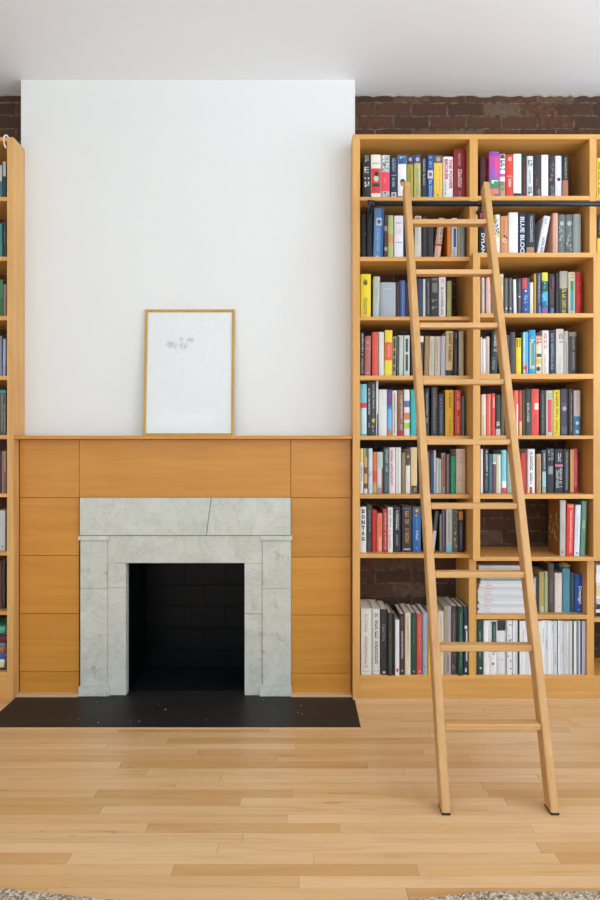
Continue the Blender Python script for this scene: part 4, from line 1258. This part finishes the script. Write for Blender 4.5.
T = [
 (529.5, 533.6, 578, '#d0cfc8', [], 'thin pale spine half behind the ladder'),
 (534.2, 538.8, 577, '#3a3a40', [('b', .02, .98, '#d8d8d4', .02, .3)], 'charcoal spine with a white edge'),
 (539.3, 544.2, 572, '#b4a463', [('b', .85, .98, '#c8ccc8', .4, .9)], 'mustard-tan spine'),
 (544.5, 547.9, 571.5, '#abb786', [], 'slim pale lime spine'),
 (548.4, 554.2, 563.6, '#574a43', [('m', .3, .8, '#8c7c84', .4, .7)], 'tall taupe-brown spine'),
 (555, 562.3, 573, '#eadad2', [('m', .08, .14, '#c8a8a0', .35, .65), ('o', .25, .5, .06, '#a86c6c'), ('m', .85, .9, '#c8a8a0', .35, .65)], 'blush white spine'),
 (562.8, 570.2, 568.6, '#4f8fa0', [('m', .3, .7, '#84b8c4', .4, .6)], 'teal blue spine', {}),
 (570.6, 574.6, 572.6, '#2e4f60', [('m', .1, .7, '#446c80', .4, .6)], 'dark teal spine between two blue ones'),
 (575.1, 582.7, 575, '#1e50a2', [('t', 'Design', .3, .77, '#e8eef6', .32, .92), ('m', .06, .1, '#a8c4ec', .3, .7), ('b', .9, .95, '#5c88cc', .3, .7)], 'royal blue spine with a large white word'),
]
for d in T: book(R8R, d)

# bottom shelf of the right column
R9R = (', bottom shelf, right column', 'upright books and binders on the bottom shelf of the right column', .012, ZB, .215, .24)
T = [
 (476.4, 483.4, 620.5, '#22443f', [('m', .2, .7, '#88a49c', .4, .65), ('o', .88, .6, .14, '#d8e4e0')], 'dark green hardcover, first one'),
 (483.8, 490, 620.5, '#f0f1f1', [('m', .1, .7, '#e0a8b4', .72, .92)], 'white spine with pink lettering at its edge'),
 (490.3, 497, 620.5, '#eeeeee', [('b', .02, .44, '#24453f', .2, .92), ('m', .06, .4, '#8ca49c', .5, .75), ('o', .55, .6, .3, '#5c5c5c'), ('o', .55, .6, .2, '#eeeeee'), ('o', .8, .4, .18, '#7c6c64'), ('o', .62, .5, .12, '#33302f')], 'white spine with a dark green label block'),
 (497.3, 505.8, 620.5, '#e2e3e3', [('b', .0, .19, '#2a332f'), ('b', .72, .74, '#c8cccc', .1, .8)], 'wide light grey spine with a black-green top'),
 (506.1, 512.4, 620.5, '#e6e7ea', [('s', .02, .98, '#4c5054', '#8c9094', 16), ('b', 0, 1, '#5c6064', .02, .1)], 'white spine speckled with black marks'),
]
for d in T: book(R9R, d, 'book')
ordn = ['first', 'second', 'third', 'fourth', 'fifth', 'sixth', 'seventh', 'eighth', 'ninth', 'tenth', 'eleventh', 'twelfth', 'thirteenth',
        'fourteenth', 'fifteenth', 'sixteenth', 'seventeenth', 'eighteenth', 'nineteenth', 'twentieth']
xs = [512.7, 515.6, 517.6, 519.6, 522.4, 525.4, 528.6, 531.8, 535, 538.4, 541.8, 545, 548, 551, 553.9, 557.2, 557.9, 560.6, 563.4, 566.3, 569.2, 572.4, 573.8, 576.4, 578.8, 580.4, 582, 583.4, 585.5]
tones = ['#ecedf0', '#d9dcdf', '#303236', '#e9eaec', '#f0f0f0', '#e4e6e8', '#eceef0', '#e0e2e4', '#eceded', '#e8eae8', '#f1f1f1', '#dfe4e6', '#eef0f2', '#f2f2f3', '#d2d8dc', '#4c5054', '#e9ebee', '#e0e4e4', '#ccd0d2', '#e4e6e4', '#cfd2cc', '#2a2a24', '#e8ecec', '#8d939b', '#d2d8de', '#26262e', '#c2c6dc', '#d3d2e4']
white_n = 0
for i, (a, b) in enumerate(zip(xs, xs[1:])):
    c = tones[i]
    side = i < 10
    if c in ('#303236', '#4c5054', '#2a2a24', '#26262e'):
        ds = {'#303236': 'thin black spine among white magazines, before the ladder', '#4c5054': 'hair-thin grey spine amid the white magazines',
              '#2a2a24': 'thin black spine amid whites, past the ladder', '#26262e': 'thin black spine near the end of the magazines'}[c]
    else:
        tone = {True: 'white', False: 'light grey'}[int(c[1:3], 16) > 0xdd]
        if c == '#8d939b': tone = 'mid grey'
        if c in ('#c2c6dc', '#d3d2e4'): tone = 'lavender' if c == '#d3d2e4' else 'bluish grey'
        k_ = i + 1
        n_ = len(xs) - 1
        ds = 'upright %s magazine, ' % tone + ('%s from the speckled spine' % ordn[i] if i < 14 else '%s from the shelf end' % ordn[n_ - 1 - i])
    deco = []
    if RM.random() < .6 and b - a > 1.8 and c not in ('#303236', '#4c5054', '#2a2a24', '#26262e'):
        f = RM.uniform(.05, .6)
        deco = [('m', f, f + RM.uniform(.1, .3), RM.choice(['#8c9094', '#a4a8ac', '#6c7074', '#b4b8bc']), .35, .65)]
    book((', bottom shelf', 'upright magazines on the bottom shelf of the right column', .012, ZB, .21, .22),
         (a, b, 620.2 + RM.uniform(0, 1.2), c, deco, ds, {'mag': True}), 'magazine', 'magazine')

# narrow strip of the next column at the picture's edge
book((', shelf past the tall divider', 'books in the cut-off far column', .05, PZ(196.8), .14, .17), (597.2, 603.5, 158, '#f0d818', [('m', .1, .9, '#4c4410', .2, .5)], 'bright yellow spine cut by the photo edge, top'))
book((', shelf past the tall divider', 'books in the cut-off far column', .05, PZ(256.7), .14, .17), (597.2, 604, 215, '#29262a', [('b', .52, 1, '#f2c81c'), ('m', .1, .45, '#8c8890', .3, .6)], 'black and yellow spine cut by the photo edge, second'))
zz = PZ(618)
for (th, c, ds, dk) in ((3.8, '#2b2b2d', 'lowest black item', []), (3.3, '#e6e6e6', 'white item between the two black ones', [('b', .1, .2, '#2c2c2c', .2, .8)]), (5.0, '#353537', 'upper black item', []), (5.4, '#ccd0d0', 'greyish item under the yellow one', []),
                        (3.2, '#e7e9e9', 'thin white item under the yellow one', []), (9.6, '#ecd08c', 'thick pale yellow item', []), (3.4, '#dce2e4', 'bluish white item over the yellow one', []), (9, '#f0f0f0', 'thick white item with black symbol', [('b', .05, .2, '#3c3c40', .25, .75)]), (8.5, '#e3e8e2', 'topmost white item', [])):
    t_ = th * .0055 * 1.012
    xl_ = PX(595.2, .04) + RM.uniform(0, .004)
    root = thing('magazine', ds.replace('item', 'magazine') + ' in the pile cut by the photo edge', 'magazine', (xl_, .03, zz + t_), 'pile of magazines in the cut-off far column', rot=(0, math.pi / 2, 0))
    volume(root, t_ - .0006, .23, .2, c, dk, mag=True)
    zz += t_

# books of the cut-off bookcase
LR = [
 (0, [(-6, 2, 165, '#4c7c78', [('b', 0, .45, '#d0d0c4')], 'pale topped teal spine'), (2.6, 5.9, 161.5, '#1f4a50', [('b', 0, .38, '#c8c8bc')], 'pale topped dark teal spine beside the end panel')]),
 (1, [(-6, 2, 223.5, '#3c8c7c', [], 'sea green spine'), (3, 6.2, 221, '#3a3836', [('m', .3, .6, '#8c8c88', .3, .7)], 'dark grey spine beside the end panel')]),
 (2, [(-6, 2.8, 279.6, '#3f7c50', [('b', .5, 1, '#3c6c34')], 'leaf green spine'), (3.2, 6.2, 284.5, '#9a7c6c', [], 'thin dusty brown spine beside the end panel')]),
 (3, [(-6, 1.4, 336, '#8c9098', [], 'grey spine'), (2.4, 5.3, 339, '#aab0d0', [('m', .2, .7, '#e4e8f4', .3, .6)], 'lavender spine', {'dx': .4})]),
 (4, [(-6, 5.6, 390, '#55564f', [('b', 0, .07, '#4c9494'), ('m', .1, .95, '#b0aca0', .65, .78), ('m', .3, .95, '#c8c4b8', .86, .95)], 'wide grey spine with small pale letters')]),
 (5, [(-6, .8, 452, '#3c2a28', [], 'dark brown spine'), (1.4, 5.8, 451, '#b08474', [('m', .1, .9, '#8c6454', .4, .6), ('b', .5, 1, '#786058', .6, .95)], 'pinkish brown spine')]),
 (6, [(-6, 4.8, 510.5, '#d0d4ce', [('o', .9, .8, .06, '#3c3c3c')], 'wide white-grey spine')]),
 (7, [(-6, .6, 563, '#6c4c38', [], 'brown book'), (1.2, 5, 560, '#33241e', [('m', .1, .9, '#8c7464', .4, .6)], 'very dark brown spine')]),
]
on = ['top', 'second', 'third', 'fourth', 'fifth', 'sixth', 'seventh', 'eighth']
for i, bs in LR:
    r = (', %s shelf of the cut-off bookcase' % on[i], 'books in the cut-off bookcase', .05, PZ(SLL[i][0]), .14, .17)
    for d in bs:
        book(r, d)
zz = LZB
for (th, c, ds) in ((2.6, '#2c2a2a', 'thin black'), (5.2, '#dcd49c', 'pale yellow'), (3, '#efe8d8', 'cream'), (6, '#2a62b0', 'strong blue'), (6.5, '#b06c50', 'mottled orange'), (3.4, '#5c84a8', 'light blue'), (7, '#7c2030', 'maroon'), (3, '#26303a', 'blue-black'), (7, '#54b49c', 'mint green')):
    t_ = th * .0055
    root = thing('book', '%s book lying in the colourful flat stack of the cut-off bookcase' % ds, 'book', (PX(-40, .04), .035 + RM.uniform(-.01, .01), zz + t_), 'colourful stack at the foot of the cut-off bookcase', rot=(0, math.pi / 2, 0))
    L = PX(5.6, .04) - PX(-40, .04) - RM.uniform(0, .008)
    dk = [('s', .75, .98, '#e8e0c0', '#b83c34', 10)] if ds == 'mottled orange' else []
    volume(root, t_ - .0008, L, .19, c, dk)
    zz += t_


# ------------------------------------------------------------------ things among the books
# crumpled pale shell on the books
cs = bmesh.new()
bmesh.ops.create_icosphere(cs, subdivisions=4, radius=1)
from mathutils import noise
for v in cs.verts:
    n_ = noise.noise(v.co * 2.6) * .38 + noise.noise(v.co * 6) * .2
    v.co = v.co * (1 + n_)
    v.co = Vector((v.co.x * .027, v.co.y * .03, v.co.z * .0135))
    if v.co.z < -.009: v.co.z = -.009
bmesh.ops.translate(cs, verts=cs.verts, vec=(PX(565.3, .09), .105, PZ(568.6, .05) + .0095))
o = obj('shell', cs, [plaster_mat('shell_surface', '#a89a84', .8, 60.0)], smooth=True)
tag(o, 'small crinkled grey-beige shell resting on the teal blue book', 'shell')

# ------------------------------------------------------------------ rail and ladder
YRL = -.125
ZRL = PZ(203.9, YRL)
rl = thing('ladder_rail', 'black metal ladder rail running across the bookcase below the top shelf', 'rail', (1.3, YRL, ZRL))
bm = bmesh.new()
tube(bm, [(PX(370.5, YRL), YRL, ZRL), (XE, YRL, ZRL)], .0135, 16)
obj('pipe', bm, METAL, rl, smooth=True)
for xb in (PX(372.5, YRL), PX(484.5, YRL)):
    bm = bmesh.new()
    tube(bm, [(xb, YRL, ZRL), (xb, -.002, ZRL)], .008, 10)
    tube(bm, [(xb, -.006, ZRL), (xb, -.0003, ZRL)], .012, 14)
    tube(bm, [(xb - .012, YRL, ZRL), (xb + .012, YRL, ZRL)], .0185, 14)
    if xb < .6:   # foot on a tab below the shelf board
        box(bm, xb - .012, xb + .012, -.004, -.0003, PZ(200.4) + .002, ZRL + .01)
    obj('bracket', bm, METAL, rl)

# line of the ladder's front faces
BY, TY, TZ = -1.103, -.20, 2.764
th = math.atan2(TY - BY, TZ)
n_in = Vector((0, math.cos(th), -math.sin(th)))      # from front face to back face
ld = thing('ladder', 'wooden library ladder leaning on the black rail before the books', 'ladder', (.755, -.65, 0))
SW, SD = .0325, .062


def front(t, left):
    xb_, xt_ = (.552, .556) if left else (.963, .9675)
    return Vector((xb_ + (xt_ - xb_) * t, BY + (TY - BY) * t, TZ * t))


for left in (True, False):
    bm = bmesh.new()
    secs = []
    up = (front(1, left) - front(0, left)).normalized()
    ins = .010   # thickness of the foot pad
    def sec(t, lift=0, d0=0, d1=SD, shrink=0):
        f = front(t, left) + up * lift
        return [f + Vector((sx_ * (SW / 2 - shrink), 0, 0)) + n_in * dd for sx_, dd in ((-1, d0), (1, d0), (1, d1), (-1, d1))]
    rings = []
    # bottom cut level with the floor
    b4 = sec(0)
    for v in b4:
        k_ = (ins - v.z) / up.z
        v += up * k_
    rings.append(b4)
    rings.append(sec(1, -.02))
    rings.append(sec(1, -.004, .0, SD - .012, .001))
    rings.append(sec(1, .006, .004, SD - .028, .004))
    vs = [[bm.verts.new(p) for p in r_] for r_ in rings]
    for a, b in zip(vs, vs[1:]):
        for k_ in range(4):
            bm.faces.new((a[k_], a[(k_ + 1) % 4], b[(k_ + 1) % 4], b[k_]))
    bm.faces.new(vs[0][::-1]); bm.faces.new(vs[-1])
    bmesh.ops.recalc_face_normals(bm, faces=bm.faces)
    es = [e for e in bm.edges if abs((e.verts[0].co - e.verts[1].co).normalized().dot(up)) > .95]
    bmesh.ops.bevel(bm, geom=es, offset=.003, segments=2, affect='EDGES')
    obj('upright', bm, LADDER, ld)
    bm = bmesh.new()
    ys_ = [v.y for v in b4]
    fx = front(0, left).x
    box(bm, fx - SW / 2 - .0005, fx + SW / 2 + .0005, min(ys_) - .001, max(ys_) + .001, .0, ins, bev=.002)
    obj('rubber_foot', bm, RUBBER, ld)
    # steel hook over the rail
    tt = (ZRL + .02) / TZ
    f = front(tt, left) + n_in * SD
    bm = bmesh.new()
    hook = [(f.x, f.y + .001, ZRL - .03)]
    hook.append((f.x, f.y + .004, ZRL + .010))
    for i in range(9):
        a = math.radians(170 - i * 22)
        hook.append((f.x, YRL + math.cos(a) * .0225, ZRL + math.sin(a) * .0225))
    tube(bm, hook, .0055, 8)
    tube(bm, [(f.x - .006, f.y + .003, ZRL - .03), (f.x + .006, f.y + .003, ZRL - .03)], .012, 10)
    obj('hook', bm, METAL, ld)
for k_ in range(9):
    z = .300 + .2812 * k_
    t = z / TZ
    a = front(t, True); b = front(t, False)
    y0 = a.y + .004
    bm = bmesh.new()
    box(bm, a.x + SW / 2 + .0002, b.x - SW / 2 - .0002, y0, y0 + .052, z - .025, z, bev=.003)
    obj('tread', bm, RUNGW, ld)

# ------------------------------------------------------------------ rug
bm = bmesh.new()
nx, ny = 420, 60
x0, x1r = -2.4, 2.6
rn = random.Random(2)
grid = []
for i in range(nx + 1):
    x = x0 + (x1r - x0) * i / nx
    # the front edge bows: nearer the fireplace at both sides of the picture
    e = -1.578
    e += .062 * min(1, max(0, (-.43 - x) / .5)) + .050 * min(1, max(0, (x - .22) / .35))
    e += noise.noise(Vector((x * 6, 0, 3))) * .006 + noise.noise(Vector((x * 45, 1, 3))) * .005
    col_ = []
    for j in range(ny + 1):
        s = (j / ny) ** 1.8
        y = e - s * 1.3
        hgt = .016 * min(1, (j / 3.0) ** .5)
        hgt += noise.noise(Vector((x * 90, y * 90, 0))) * .005 if j else 0
        col_.append(bm.verts.new((x, y, max(.0005, hgt))))
    grid.append(col_)
for i in range(nx):
    for j in range(ny):
        bm.faces.new((grid[i][j], grid[i + 1][j], grid[i + 1][j + 1], grid[i][j + 1]))
o = obj('rug', bm, rug_mat(), smooth=True)
for p in o.data.polygons:
    pass
tag(o, 'speckled grey-brown looped wool rug lying at the near edge of the floor', 'rug')

# ------------------------------------------------------------------ camera
cam = bpy.data.cameras.new('camera')
co = bpy.data.objects.new('camera', cam)
COL.objects.link(co)
co.location = (0, CY, EZ)
co.rotation_euler = (math.radians(90), 0, 0)
cam.sensor_fit = 'HORIZONTAL'
cam.sensor_width = 36
cam.lens = 36 * F / 600
cam.shift_y = -3 / 600
cam.clip_start = .05
SC.camera = co
vs_ = SC.view_settings
vs_.view_transform = 'Standard'
vs_.look = 'None'
vs_.gamma = 1
vs_.use_curve_mapping = False
vs_.exposure = -.06
SC.cycles.use_denoising = True
SC.cycles.max_bounces = 10
SC.cycles.diffuse_bounces = 6
SC.cycles.sample_clamp_indirect = 6
